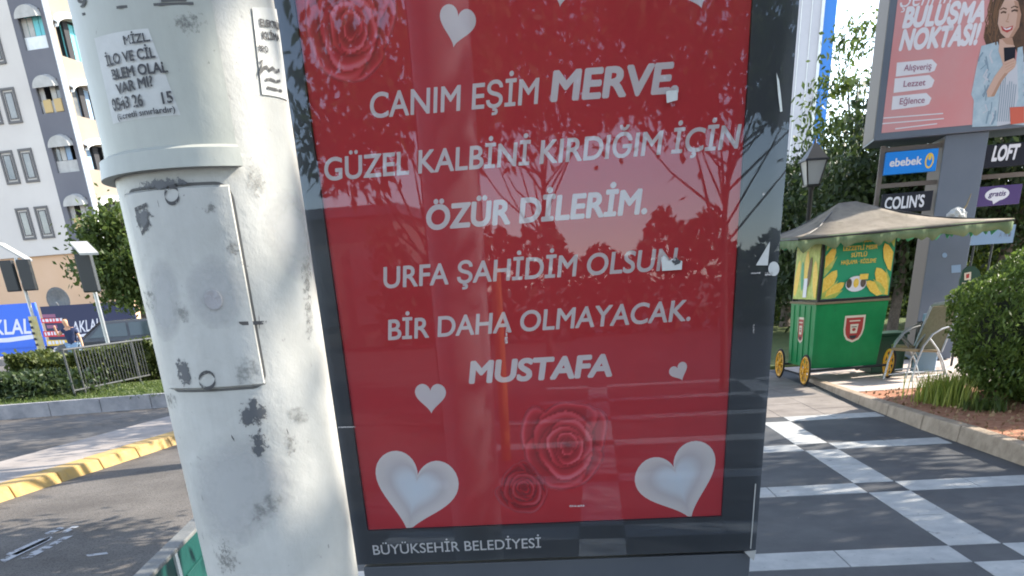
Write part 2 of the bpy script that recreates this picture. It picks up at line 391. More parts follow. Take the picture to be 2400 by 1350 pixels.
# ================================================================== SETTING
PAVE_L = -1.95
PAN = Plane(( -2.7412*math.sin(0), 2.7412), -.092716)      # advertising panel front
GU = np.array([math.cos(-.06835), math.sin(-.06835), 0]); GV = np.array([-math.sin(-.06835), math.cos(-.06835), 0])
def grid(u, v, z): return GU*u+GV*v+np.array([0,0,z])
def sheet(poly, z): 
    mb = MB(); mb.add([(x, y, z) for x, y in poly], [tuple(range(len(poly)))]); return mb
struct('ground', sheet([(-400,-300),(400,-300),(400,700),(-400,700)], -.30), M['earth'])
def slab(name, x0, x1, y0, y1, z0, z1, mt): return struct(name, MB().box(x0, x1, y0, y1, z0, z1), mt)
slab('pavement', PAVE_L, 9.0, -40, 60, -.29, 0, M['slab'])
slab('road', -60, PAVE_L-.002, -60, 17.4, -.29, -.12, M['asphalt'])
slab('street', -60, PAVE_L-.002, 26.5, 38, -.29, -.22, M['asphalt'])
slab('far_pavement', -60, PAVE_L-.002, 38.002, 44.5, -.29, .03, M['paleconc'])
# pale paving strips
rng0 = random.Random(3); mb = MB(); W_U = (2.43, 2.75)
def piece(u0, u1, v0, v1):
    g = .004; mb.hexa([grid(u0+g,v0+g,-.02),grid(u1-g,v0+g,-.02),grid(u1-g,v1-g,-.02),grid(u0+g,v1-g,-.02)]+[grid(u0+g,v0+g,.004),grid(u1-g,v0+g,.004),grid(u1-g,v1-g,.004),grid(u0+g,v1-g,.004)])
for k in range(-8, 4):
    v0 = 4.82+1.8*k; v1 = v0+.34
    for c in range(-3, 1):
        us = W_U[0]+2.42*c; 
        if us < PAVE_L+.35: continue
        d = .73
        if k == 3: continue
        piece(us, us+.32, v1+.0, v1+d); piece(us, us+.32, v1+d, v1+1.46)      # stripe along the walk
    for c in range(-3, 1):
        a = W_U[1]+2.42*c; b = a+2.10 if c < 0 else 4.36
        n = 3; q = (b-a)/n
        for i in range(n):
            if grid(a+q*i, v0, 0)[0] > PAVE_L+.05 and grid(a+q*(i+1), v0, 0)[0] < 4.55: piece(a+q*i, a+q*(i+1), v0, v1)
struct('paving_strips', mb, M['whiteslab'])
mb = MB(); rq = random.Random(8)  # smaller far blocks; their paler tone stands in for sunlight
for i in range(-4, 9):
    for j in range(0, 26):
        u0_, v0_ = .13+.52*i, 10.56+.52*j
        if grid(u0_+.5, v0_, 0)[0] > float(np.interp(v0_, [9,11,13.3,16], [4.40,4.52,4.76,4.9])): continue
        h_ = .003+rq.uniform(0,.0015); g_ = .004
        mb.hexa([grid(a, b, -.02) for a, b in ((u0_+g_,v0_+g_),(u0_+.52-g_,v0_+g_),(u0_+.52-g_,v0_+.52-g_),(u0_+g_,v0_+.52-g_))]+[grid(a, b, h_) for a, b in ((u0_+g_,v0_+g_),(u0_+.52-g_,v0_+g_),(u0_+.52-g_,v0_+.52-g_),(u0_+g_,v0_+.52-g_))])
struct('sunlit_tone_paving', mb, M['sunpave'])
# kerb of the planted bed on the right and the bed itself
KX = [(4.30,2.0),(4.36,5.0),(4.41,7.0),(4.45,8.2),(4.47,9.0),(4.62,11.0),(4.86,13.3),(4.95,14.0)]
KH = [.15,.15,.15,.15,.14,.10,.05,.04]
mb = MB()
for i in range(len(KX)-1):
    (x0,y0),(x1,y1) = KX[i], KX[i+1]; L = math.hypot(x1-x0, y1-y0); n = max(1, round(L/.95))
    for j in range(n):
        a, b = j/n, (j+1)/n-.006/L*2
        q = lambda t, w_: (x0+(x1-x0)*t+w_, y0+(y1-y0)*t)
        hh = [KH[i]+(KH[i+1]-KH[i])*t for t in (a, b)]
        c = .018
        mb.hexa([(*q(a,0),-.05),(*q(a,.14),-.05),(*q(b,.14),-.05),(*q(b,0),-.05),(*q(a,c),hh[0]),(*q(a,.14),hh[0]),(*q(b,.14),hh[1]),(*q(b,c),hh[1])])
o = struct('kerb', mb, M['kerb']); bv = o.modifiers.new('bevel','BEVEL'); bv.width = .012; bv.segments = 2
def bedz(y): return float(np.interp(y, [k[1] for k in KX], [h-.02 for h in KH]))
def bedx(y): return float(np.interp(y, [k[1] for k in KX], [k[0]+.14 for k in KX]))
ys = [2,4,5,7,8.2,9,10,11,11.6]; mb = MB()
vsx = [(x, y, bedz(y)+.006*math.sin(7*x+3*y)) for y in ys for x in (bedx(y), bedx(y)+.6, bedx(y)+1.5, 9, 14)]
mb.add(vsx, [(5*i+j, 5*i+j+1, 5*i+j+6, 5*i+j+5) for i in range(len(ys)-1) for j in range(4)]); struct('soil_bed', mb, M['soil'])
ys = [11.6,12.4,13.3,14,15.6]; mb = MB()
vsx = [(x, y, bedz(y)+.004) for y in ys for x in (bedx(y), bedx(y)+1, 9, 14)]
mb.add(vsx, [(4*i+j, 4*i+j+1, 4*i+j+5, 4*i+j+4) for i in range(len(ys)-1) for j in range(3)]); struct('bed_paving', mb, M['bedpave'])
struct('lawn', MB().box(4.9, 60, 15.602, 60, -.2, .06), M['lawn'])
# fallen bits of soil and leaf litter on the bed
rg = np.random.default_rng(5); n = 900
yy = rg.uniform(6.5, 11.5, n); xx = np.array([bedx(y) for y in yy])+rg.uniform(.02, 2, n); zz = np.array([bedz(y) for y in yy])+.012
lo = leaf_object('leaf_litter', np.stack([xx,yy,zz],1), .045, .03, mat('dry leaf', (.20,.11,.06), .9, (.36,.25,.14), 8), rg); tag(lo, 'dry leaf litter on the red soil', 'leaves', kind='stuff')
# traffic island with yellow painted kerb
a0, b0 = G(410,1045,-.12)[:2], G(0,1180,-.12)[:2]; d = (a0-b0)/np.linalg.norm(a0-b0); nrm = np.array([-d[1], d[0]])
a0 = a0+d*6; b0 = b0-d*5; Lk = np.linalg.norm(a0-b0)
mb = MB(); n = int(Lk/.72)
for i in range(n):
    p, q = b0+d*(Lk*i/n+.008), b0+d*(Lk*(i+1)/n-.008); jz = random.Random(i).uniform(-.006,.006)
    mb.hexa([(*p,-.2),(*q,-.2),(*(q+nrm*.3),-.2),(*(p+nrm*.3),-.2),(*(p+nrm*.07),.0+jz),(*(q+nrm*.07),.0+jz),(*(q+nrm*.3),.012+jz),(*(p+nrm*.3),.012+jz)])
o = struct('island_kerb', mb, M['yellow']); bv = o.modifiers.new('bevel','BEVEL'); bv.width = .02; bv.segments = 2
p, q = b0+nrm*.303, a0+nrm*.303
struct('traffic_island', MB().hexa([(*p,-.2),(*q,-.2),(*(q+nrm*1.1),-.2),(*(p+nrm*1.1),-.2),(*p,.005),(*q,.005),(*(q+nrm*1.1),.005),(*(p+nrm*1.1),.005)]), M['paleconc'])
# median with grey kerb
p0, p1 = G(0,985,-.12), G(390,955,-.12); d = (p1-p0)/np.linalg.norm(p1-p0); p0 = p0-d*12; p1 = p1+d*6.2; L = np.linalg.norm(p1-p0)
mb = MB(); n = int(L/.9); nr = np.array([-d[1], d[0], 0])
for i in range(n):
    a, b = p0+d*(L*i/n+.006), p0+d*(L*(i+1)/n-.006)
    mb.hexa([a,b,b+nr*.16,a+nr*.16]+[v+np.array([0,0,.25]) for v in (a+nr*.02,b+nr*.02,b+nr*.16,a+nr*.16)])
struct('median_kerb', mb, M['kerbgrey'])
a, b = p0+nr*.162, p1+nr*.162
struct('median', MB().hexa([a,b,b+np.array([1.5,8.5,0]),a+np.array([-3,8.5,0])]+[v+np.array([0,0,.2]) for v in (a,b,b+np.array([1.5,8.5,0]),a+np.array([-3,8.5,0]))]), M['lawn'])
# road marking: worn white lettering on the asphalt
mb = MB()
for quad in ([(0,1312),(120,1256),(124,1262),(10,1318)],[(10,1300),(95,1262),(120,1256),(112,1266),(40,1300)],[(40,1310),(150,1258),(172,1255),(75,1306)],[(104,1250),(140,1235),(152,1237),(116,1253)],[(140,1248),(172,1232),(186,1233),(155,1249)],[(200,1300),(250,1294),(254,1298),(206,1304)]):
    mb.add([G(x, y, -.116) for x, y in quad], [tuple(range(len(quad)))])
struct('road_marking', mb, M['roadpaint'])

# ================================================================== ADVERTISING PANEL
t = thing('poster_display', (0,2.75,0), 'charcoal glazed poster display with a red poster of white hearts and lettering', 'poster display')
UL, UR, ZB, ZT = -.505, .845, .772, 2.86
pl, pb = -.449, .727; zb, zt = .889, 2.66
MB().pbox(PAN, UL, UR, ZB, ZT, -.20, -.016).build('housing', M['frame'], t, bevel=.006)
mb = MB()
mb.pbox(PAN, UL+.002, pl, ZB+.001, ZT-.002, -.0155, 0).pbox(PAN, pb, UR-.002, ZB+.001, ZT-.002, -.0155, 0)
mb.pbox(PAN, pl+.0002, pb-.0002, ZB+.001, zb, -.0155, 0).pbox(PAN, pl+.0002, pb-.0002, zt, ZT-.002, -.0155, 0)
bd = mb.build('border', M['border'], t)
MB().pbox(PAN, UL+.02, UR-.014, 0, ZB-.012, -.19, -.012).build('plinth', M['frame'], t, bevel=.004)
# glass across the whole door
gm = D.materials.new('panel glass'); gm.use_nodes = True; n = gm.node_tree.nodes; l = gm.node_tree.links; n.remove(n['Principled BSDF'])
fr = n.new('ShaderNodeFresnel'); fr.inputs[0].default_value = 1.56; tp = n.new('ShaderNodeBsdfTransparent'); tp.inputs[0].default_value = (.98,.985,.985,1)
gl = n.new('ShaderNodeBsdfGlossy'); gl.inputs['Roughness'].default_value = .012; gl.inputs[0].default_value = (.70,.82,1,1); mx = n.new('ShaderNodeMixShader')  # blue gloss tint stands in for a bluer reflected sky
l.new(fr.outputs[0], mx.inputs[0]); l.new(tp.outputs[0], mx.inputs[1]); l.new(gl.outputs[0], mx.inputs[2]); l.new(mx.outputs[0], n['Material Output'].inputs[0])
gmb = MB(); gmb.add([PAN.P(UL+.004,ZB+.004,.008),PAN.P(UR-.004,ZB+.004,.008),PAN.P(UR-.004,ZT-.004,.008),PAN.P(UL+.004,ZT-.004,.008)], [(0,1,2,3)])
gmb.build('glass', gm, t)
# poster
def onP(off): return lambda u, z: PAN.P(u, z, off)
def uz(x, y): return PAN.uz(x, y)
mb = MB(); mb.pbox(PAN, pl+.001, pb-.001, zb+.001, zt-.001, -.0150, -.0125); poster = mb.build('poster', M['red'], t)
def line(mb, body, x0, y0, x1, y1, caph, bold, shear=.0, off=0, mi=0, space=1.):
    a = uz(x0, y0); b = uz(x1, y1); cap = uz(x0, y0-caph)[1]-a[1]
    put_text(mb, body, a, b, cap, onP, off, bold, shear, mi, space)
for body, x0, y0, x1, y1, ch, bo, sh in (
    ('CANIM EŞİM', 869,275,1265,240,58,.016,.13), ('MERVE,', 1293,234,1588,213,67,.040,.14),
    ('GÜZEL KALBİNİ KIRDIĞIM İÇİN', 762,422,1736,345,52,.019,.13), ('ÖZÜR DİLERİM.', 1002,537,1515,498,54,.036,.14),
    ('URFA ŞAHİDİM OLSUN', 900,675,1588,631,48,.019,.13), ('BİR DAHA OLMAYACAK.', 909,797,1618,751,46,.019,.13), ('MUSTAFA', 1101,898,1432,881,48,.044,.15)):
    q = MB(); line(q, body, x0, y0, x1, y1, ch, bo, sh, -.0112); q.build('lettering', M['print'], poster)
q = MB(); line(q, 'BÜYÜKŞEHİR BELEDİYESİ'.replace('Ş','S'), 876,1300,1268,1283,22,.006,.0, .0012); q.build('lettering', M['print'], bd)
# hearts: flat print; the two big ones are printed with a puffy shading of their own
hg = D.materials.new('puffy heart print'); hg.use_nodes = True; n = hg.node_tree.nodes; l = hg.node_tree.links; b = n['Principled BSDF']; b.inputs['Roughness'].default_value = .6
tc = n.new('ShaderNodeUVMap'); gr = n.new('ShaderNodeValToRGB'); sp = n.new('ShaderNodeSeparateXYZ'); l.new(tc.outputs[0], sp.inputs[0]); l.new(sp.outputs[0], gr.inputs[0])
for i, (ps, c) in enumerate(((0,(.80,.85,.90)), (.40,(.80,.82,.85)), (.64,(.70,.65,.65)), (.82,(.82,.78,.76)), (1,(.88,.85,.83)))):
    e = gr.color_ramp.elements[i] if i < 2 else gr.color_ramp.elements.new(ps); e.position = ps; e.color = (*c, 1)
l.new(gr.outputs[0], b.inputs['Base Color'])
H40 = heart(64)
def heart_obj(cx, cy, wpx, tilt, big=False, name='heart', squash=1.):
    c = uz(cx, cy); wr = abs(uz(cx+wpx/2, cy)[0]-c[0])
    def clipz(poly): return [(min(max(u, pl+.002), pb-.002), min(max(z, zb+.002), zt-.002)) for u, z in poly]
    q = MB()
    if not big:
        put_poly(q, clipz(rot(H40, R(tilt), wr, wr*squash, *c)), onP(-.0112)); return q.build(name, M['print'], poster)
    N = len(H40); rings = [1, .93, .84, .7, .55, .38, .2, .02]; vs = []; fs = []; cl = []
    for r in rings:
        vs += [onP(-.0112)(*p) for p in clipz(rot([(x*r, (y-.12)*r+.12-(1-r)*.08) for x, y in H40], R(tilt), wr, wr*squash, *c))]; cl += [r]*N
    for i in range(len(rings)-1):
        for k in range(N): fs.append((i*N+k, i*N+(k+1)%N, (i+1)*N+(k+1)%N, (i+1)*N+k))
    fs.append(tuple(range((len(rings)-1)*N, len(rings)*N)))
    q.add(vs, fs); o = q.build(name, hg, poster); uvl = o.data.uv_layers.new(name='UVMap')
    for lp in o.data.loops: uvl.data[lp.index].uv = (cl[lp.vertex_index], .5)
    return o
heart_obj(1070, 53, 86, -16); heart_obj(1008, 930, 73, -3); heart_obj(1592, 871, 44, 24); heart_obj(1635, -32, 80, 18); heart_obj(1318,-40, 80, -10)
heart_obj(972, 1149, 196, -16, True, squash=1.06); heart_obj(1590, 1127, 194, 20, True, squash=1.02)
# roses printed on the poster: one flat print each, its petals drawn as a fine tone map carried by the UVs
rm = D.materials.new('rose print'); rm.use_nodes = True; n = rm.node_tree.nodes; l = rm.node_tree.links; b = n['Principled BSDF']; b.inputs['Roughness'].default_value = .6
tc = n.new('ShaderNodeUVMap'); gr = n.new('ShaderNodeValToRGB'); sp = n.new('ShaderNodeSeparateXYZ'); l.new(tc.outputs[0], sp.inputs[0]); l.new(sp.outputs[0], gr.inputs[0])
for i, (ps, c) in enumerate(((0,(.26,.012,.016)), (.3,(.50,.022,.032)), (.55,(.72,.046,.062)), (.8,(.86,.13,.17)), (1,(.88,.22,.27)))):
    e = gr.color_ramp.elements[i] if i < 2 else gr.color_ramp.elements.new(ps); e.position = ps; e.color = (*c, 1)
l.new(gr.outputs[0], b.inputs['Base Color']); l.new(sp.outputs[1], b.inputs['Alpha'])
PETALS = [ # centre, radii, turn, bright-rim direction (degrees), strength
 (-.42,.05,.55,.86,18,165,.9),(.42,.18,.56,.70,-30,20,.75),(.10,.52,.66,.46,8,80,.8),(.18,-.42,.72,.52,20,-65,.85),(-.16,-.28,.76,.66,-25,-125,1.),
 (-.02,.08,.66,.70,0,100,.5),(.05,-.10,.62,.62,10,-80,1.),(.12,.06,.50,.52,-20,40,.8),(.02,.0,.42,.46,0,150,.8),(.10,-.04,.34,.36,10,-40,.9),(.06,.04,.24,.28,-15,75,.8),(.07,-.01,.15,.19,0,-120,.7)]
def rose_tone(x, y):
    tone, al = .5, 0.
    for cx, cy, rx, ry, tr_, dr_, st in PETALS:
        a = R(tr_); dx, dy = x-cx, y-cy; u_, v_ = (dx*math.cos(a)+dy*math.sin(a))/rx, (-dx*math.sin(a)+dy*math.cos(a))/ry
        wob = 1+.05*math.sin(3*math.atan2(v_, u_)+cx*9)+.03*math.sin(5*math.atan2(v_, u_)+cy*11); d = math.hypot(u_, v_)/wob
        if d < 1:
            k = .5+.5*math.cos(math.atan2(dy, dx)-R(dr_)); rim = math.exp(-((d-.92)/.10)**2)
            tone = .26+.26*d**2*k+st*rim*(.05+.50*k**1.6)-.16*(1-k)*(1-d)-.10*(1-d); al = max(al, min(1, (1-d)/.12))
        elif d < 1.10 and al: tone -= .22*(1.10-d)/.10
    return min(max(tone, 0), 1), al
def rose(cx, cy, rpx, rotd, strength=1.):
    c = uz(cx, cy); r = abs(uz(cx+rpx, cy)[0]-c[0]); q = MB(); N = 72; ext = 1.25; ca, sa = math.cos(R(rotd)), math.sin(R(rotd)); idx = {}
    g_ = [[rose_tone((-ext+2*ext*i/N)*ca+(-ext+2*ext*j/N)*sa, -(-ext+2*ext*i/N)*sa+(-ext+2*ext*j/N)*ca) for j in range(N+1)] for i in range(N+1)]
    def vid(i, j):
        if (i, j) not in idx:
            idx[(i, j)] = len(q.v); q.v.append(tuple(onP(-.0118)(c[0]+(-ext+2*ext*i/N)*r, c[1]+(-ext+2*ext*j/N)*r))); q.uv[len(q.v)-1] = (g_[i][j][0], g_[i][j][1]*strength)
        return idx[(i, j)]
    for i in range(N):
        for j in range(N):
            u_, z_ = c[0]+(-ext+2*ext*(i+.5)/N)*r, c[1]+(-ext+2*ext*(j+.5)/N)*r
            if not (pl+.004 < u_ < pb-.004 and zb+.004 < z_ < zt-.004): continue
            if max(g_[i][j][1], g_[i+1][j][1], g_[i][j+1][1], g_[i+1][j+1][1]) == 0: continue
            q.f.append((vid(i,j), vid(i+1,j), vid(i+1,j+1), vid(i,j+1))); q.mi.append(0); q.sm.append(False)
    return q.build('rose', rm, poster)
rose(812, 62, 108, -20); rose(1322, 1048, 104, 0); rose(1226, 1150, 60, 50, .6)
# scuffs and stickers stuck on the glass
fg = onP(.0095)
def px_poly(mb, pts, fn=None, mi=0): put_poly(mb, [PAN.uz(x, y) for x, y in pts], fn or fg, mi)
q = MB(); px_poly(q, [(1560,215),(1588,212),(1587,236),(1562,243)]); q.build('sticker', M['paper'], t, label='small white square sticker beside the comma')
q = MB(); px_poly(q, [(1549,604),(1556,598),(1566,612),(1575,606),(1598,612),(1597,632),(1551,635)]); st = q.build('sticker', M['paper'], t, label='torn white sticker over the last letter')
q = MB(); px_poly(q, [(1573,612),(1583,603),(1595,613),(1592,618),(1580,622)], onP(.0102)); q.build('ink_blot', M['inkworn'], st)
q = MB(); px_poly(q, [(1803,566),(1798,622),(1770,622)]); q.build('sticker', M['paper'], t, label='white triangle of torn paper on the right border')
q = MB(); px_poly(q, ell(1812,630,13,17,14)); q.build('sticker', M['paper'], t, label='round white sticker near the right edge')
q = MB(); px_poly(q, [(1818,172),(1824,190),(1829,228),(1832,262),(1827,264),(1822,225)]); q.build('glint_streak', M['trim'], t)  # bright strip drawn in place of a glint by the right edge
SCF = ragged('scuff', (.45,.42,.41), 300, .49)
for (x, y, a, b_) in ((1352,1184,34,3),(1187,797,7,15),(1188,780,4,20),(1770,640,22,3),(1800,642,18,7),(815,1000,40,2),(1765,770,3,20),(1788,455,5,5)):
    q = MB(); px_poly(q, [(x-a/2,y-b_/2),(x+a/2,y-b_/2-1),(x+a/2,y+b_/2),(x-a/2,y+b_/2+1)]); q.build('scuff', SCF, t)
MB().pbox(PAN, UR-.022, UR-.019, ZB+.01, ZB+.22, .008, .012).build('trim_strip', M['trim'], t)
q = MB(); q.prism([(UR-.04,ZB-.001),(UR-.001,ZB+.001),(UR-.006,ZB-.035)], lambda u,z: PAN.P(u,z,.006), lambda u,z: PAN.P(u,z,.002)); q.build('corner_plate', M['trim'], t)

# ================================================================== WHITE LAMP POST IN FRONT
ra, rb = ray(323,655), ray(738,655); aa, ab = math.atan2(ra[0],ra[1]), math.atan2(rb[0],rb[1])
PD = 1.42; am = (aa+ab)/2; PR = PD*math.sin((ab-aa)/2); PC = np.array([PD*math.sin(am), PD*math.cos(am)])
FACE = math.atan2(-PC[1], -PC[0])
def cyl(x, y, r=None):
    r = r or PR; q = ray(x, y); o = -PC; A = q[0]**2+q[1]**2; B = 2*(q[0]*o[0]+q[1]*o[1]); Cc = o@o-r*r; dd = B*B-4*A*Cc
    tt = (-B-math.sqrt(max(dd, 0)))/(2*A); P = C0+tt*q
    return (math.atan2(P[1]-PC[1], P[0]-PC[0])-FACE+math.pi)%(2*math.pi)-math.pi, P[2]
def onC(off): return lambda a, z: np.array([PC[0]+(PR+off)*math.cos(FACE+a), PC[1]+(PR+off)*math.sin(FACE+a), z])
t = thing('lamp_post', (PC[0],PC[1],0), 'thick scuffed white lamp post with sticker remains before the red poster display', 'lamp post')
mb = MB(); mb.lathe([(PR*1.9,.0),(PR*1.9,.03),(PR+.001,.032),(PR,.06),(PR,1.0),(PR,2.0),(PR*.97,4.5),(PR*.8,8)], PC, 72); shaft = mb.build('shaft', M['polepaint'], t)
def shell(mb, a0, a1, z0f, z1f, off0, off1, na=40, nz=6, mi=0):
    vs = []; fs = []
    for j in range(nz+1):
        for i in range(na+1):
            a = a0+(a1-a0)*i/na; z = z0f(a)+(z1f(a)-z0f(a))*j/nz; vs.append(onC(off0+(off1-off0)*j/nz)(a, z))
    for j in range(nz):
        for i in range(na): k = j*(na+1)+i; fs.append((k, k+1, k+na+2, k+na+1))
    mb.add(vs, fs, mi, True)
a_r, z_r = cyl(556,372); z_lo = cyl(400,398)[1]; z_hi = cyl(400,352)[1]
mb = MB(); a_l = R(-120)
c_ = lambda z: (lambda a: z)
shell(mb, a_l, a_r, c_(z_hi), c_(3.2), .006, .003)
sl = mb.build('sleeve', M['sleeve'], t)
mb = MB()
shell(mb, a_l, a_r, c_(z_lo), c_(z_hi), .017, .014); shell(mb, a_l, a_r, c_(z_hi), c_(z_hi+.004), .014, .006, nz=1); shell(mb, a_l, a_r, c_(z_lo+.001), c_(z_lo), .0005, .017, nz=1)
mb.add([onC(.0)(a_r,z_lo), onC(.017)(a_r,z_lo), onC(.014)(a_r,z_hi), onC(0)(a_r,z_hi)], [(0,1,2,3)])
mb.build('rolled_lip', M['sleeve'], sl)
# inspection door: seams around a rounded plate
da0, dz1 = cyl(281,470); da1, dz0 = cyl(628,905); da0 = cyl(400,905)[0]; 
dz0 = (cyl(400,920)[1]+cyl(630,905)[1])/2; dz1 = cyl(300,445)[1]
mb = MB(); rr = .02; 
def rrect(a0, a1, z0, z1, r):
    o = []; ra_ = r/PR
    for (ca, cz, s) in ((a1-ra_, z1-r, 0), (a0+ra_, z1-r, 90), (a0+ra_, z0+r, 180), (a1-ra_, z0+r, 270)):
        for k in range(7): th = R(s+15*k); o.append((ca+ra_*math.cos(th), cz+r*math.sin(th)))
    return o
out = rrect(da0, da1, dz0, dz1, rr); dense = []
for i in range(len(out)):
    p, q = np.array(out[i]), np.array(out[(i+1)%len(out)]); k = max(1, int(np.hypot((q-p)[0]*PR, (q-p)[1])/.01))
    dense += [tuple(p+(q-p)*j/k) for j in range(k)]
dense.append(dense[0])
vs = []; ac, zc = (da0+da1)/2, (dz0+dz1)/2
for a, z in dense:
    sa, sz = np.sign(a-ac), np.sign(z-zc); vs += [onC(.0006)(a, z), onC(.0006)(ac+(a-ac)*(1-.0032/(PR*(da1-da0)/2)), zc+(z-zc)*(1-.0032/((dz1-dz0)/2)))]
mb.add(vs, [(2*i, 2*i+1, 2*i+3, 2*i+2) for i in range(len(dense)-1)])
dr = mb.build('door_seam', M['seam'], t)
mb = MB(); e_ = .028
shell(mb, da0+e_+.02, da1-e_-.02, c_(dz0+.006), c_(dz1-.006), .005, .005, 24, 4)
shell(mb, da0+e_, da1-e_, c_(dz0+.0035), c_(dz0+.006), .0005, .005, 24, 1)
shell(mb, da0+e_, da1-e_, c_(dz1-.006), c_(dz1-.0035), .005, .0005, 24, 1)
for a0_, a1_, o0_, o1_ in ((da1-e_-.02, da1-e_, .005, .0005), (da0+e_, da0+e_+.02, .0005, .005)):
    vs = []; 
    for j in range(9): z_ = dz0+.005+(dz1-dz0-.01)*j/8; vs += [onC(o0_)(a0_, z_), onC(o1_)(a1_, z_)]
    mb.add(vs, [(2*j, 2*j+1, 2*j+3, 2*j+2) for j in range(8)], 0, True)
mb.build('inspection_door', M['polepaint'], t)
mb = MB(); k = cyl(502,702); mb.prism(rot(ell(0,0,1,1,18), 0, .011/PR, .012, *k), onC(.0075), onC(.001)); mb.build('door_lock', M['kerbgrey'], t)
def C_px(mb, pts, off, mi=0): put_poly(mb, [cyl(x, y) for x, y in pts], onC(off), mi)
def C_patch(mb, quad, off, n=10, mi=0):
    """grid patch between four picked corners TL,TR,BR,BL"""
    q = [np.array(cyl(*p)) for p in quad]; vs = []; fs = []
    for j in range(n+1):
        for i in range(n+1):
            s_, u_ = i/n, j/n; mb.uv[len(mb.v)+len(vs)] = (s_, u_); p = (q[0]*(1-s_)+q[1]*s_)*(1-u_)+(q[3]*(1-s_)+q[2]*s_)*u_; vs.append(onC(off)(*p))
    for j in range(n):
        for i in range(n): k = j*(n+1)+i; fs.append((k, k+1, k+n+2, k+n+1))
    mb.add(vs, fs, mi, True)
def C_text(mb, body, x0, y0, x1, y1, cap, off, bold=.02, mi=0):
    a, b = cyl(x0,y0), cyl(x1,y1); put_text(mb, body, a, b, cyl(x0, y0-cap)[1]-a[1], onC, off, bold, 0, mi)
q = MB(); C_patch(q, [(232,92),(352,70),(426,272),(276,292)], .0062); s1 = q.build('sticker', M['paper'], t, label='torn white notice with black capital letters on the sleeve')
q = MB()
for body, x0,y0,x1,y1,cp,bo in (('MİZL.',302,108,358,100,20,.03),('İLO VE CİL',264,158,370,138,24,.03),('BLEM OLAL',278,190,398,172,24,.035),('VAR MI?',288,224,366,204,24,.03),('0543 26',280,262,345,250,28,.03),('15',388,246,410,242,26,.03),('(ücretli sınırlardır)',290,283,415,265,14,.02)):
    C_text(q, body, x0,y0,x1,y1,cp,.0078,bo)
q.build('lettering', M['inkworn'], s1)
q = MB(); C_patch(q, [(588,18),(655,22),(672,236),(612,222)], .0018); s2 = q.build('sticker', M['paper'], t, label='white notice with grey handwriting at the right rim')
q = MB()
for body, x0,y0,x1,y1,cp,bo in (('ELEKTRİK',606,62,650,72,16,.03),('KLİMA',612,92,650,98,16,.03),('PRO',604,122,624,124,14,.03)): C_text(q, body, x0,y0,x1,y1,cp,.0032,bo)
put_stroke(q, [cyl(x,y) for x,y in ((606,148),(612,140),(608,160),(604,176),(614,160),(622,158),(626,166),(634,160),(642,168),(650,166))], .004, onC(.0032))
put_stroke(q, [cyl(x,y) for x,y in ((618,188),(630,186),(642,192),(652,190))], .003, onC(.0032)); put_stroke(q, [cyl(x,y) for x,y in ((622,206),(640,210),(656,214))], .003, onC(.0032))
q.build('lettering', M['inkworn'], s2)
q = MB(); C_patch(q, [(196,0),(448,-10),(452,10),(205,36)], .0056); s3 = q.build('sticker', M['paper'], t, label='curled white paper strip at the very top')
q = MB(); C_text(q, '9', 200,20,216,18,26,.0070,.03); put_stroke(q, [cyl(x,y) for x,y in ((206,36),(290,20),(380,14),(452,12))], .0025, onC(.0070)); put_stroke(q, [cyl(x,y) for x,y in ((380,4),(436,2))], .004, onC(.0070)); q.build('lettering', M['seam'], s3)
# scrapes, glue remains and rubbed marks, each its own part
SCR = soft('bare metal scrape', (.075,.08,.09), 120, .80, .42, wide=.05); STN = soft('rubbed stain', (.13,.13,.125), 150, .93, .42, top=.55, wide=.10); GLU = soft('glue remains', (.19,.195,.19), 110, .86, .40, top=.5, wide=.12)
PAT = soft('overpaint patch', (.42,.425,.43), 7, .72, .5, top=.6, wide=.24)
def mark(quad, off, mt, name): q = MB(); C_patch(q, quad, off); q.build(name, mt, t)
for quad, off in (([(540,925),(640,918),(645,1015),(550,1015)],.0012),([(572,990),(632,990),(640,1090),(580,1075)],.0012),([(405,822),(450,818),(470,922),(428,926)],.0058),([(310,420),(470,408),(470,446),(318,462)],.0058),([(312,476),(366,468),(378,552),(328,562)],.0058)): mark(quad, off, SCR, 'paint_scrape')
for quad, off in (([(370,15),(520,10),(490,105),(400,105)],.0062),([(440,170),(560,170),(568,320),(452,320)],.0012),([(540,340),(640,360),(640,500),(560,490)],.0012),([(680,540),(724,540),(738,760),(700,760)],.0012),([(690,620),(730,620),(745,850),(706,850)],.0012),([(375,900),(435,910),(430,975),(380,965)],.0012),([(480,1235),(580,1245),(600,1370),(500,1370)],.0012),([(455,460),(535,470),(525,520),(460,510)],.0058),([(512,550),(558,542),(575,612),(530,622)],.0058),([(525,606),(568,598),(600,630),(590,642)],.0058),([(640,980),(700,980),(720,1100),(660,1100)],.0012),([(330,640),(380,640),(395,760),(345,760)],.0058)): mark(quad, off, STN, 'rubbed_mark')
for quad, off in (([(535,820),(615,812),(622,918),(540,922)],.0058),([(400,690),(450,690),(460,770),(410,770)],.0058),([(545,1180),(660,1120),(690,1170),(600,1280)],.0010),([(655,940),(720,940),(740,1010),(670,1010)],.0012)): mark(quad, off, GLU, 'glue_mark')
for quad, off in (([(430,1010),(660,1000),(720,1220),(480,1310)],.0008),([(600,440),(715,450),(745,680),(630,660)],.0008),([(430,590),(580,590),(600,770),(450,770)],.0054),([(350,600),(420,600),(440,800),(370,800)],.0054)): mark(quad, off, PAT, 'overpaint')
q = MB()
ring = [cyl(490+18*math.cos(k/16*2*math.pi), 890+19*math.sin(k/16*2*math.pi)) for k in range(17)]; put_stroke(q, ring, .0045, onC(.0062)); q.build('ink_ring', M['inkworn'], t); q = MB()
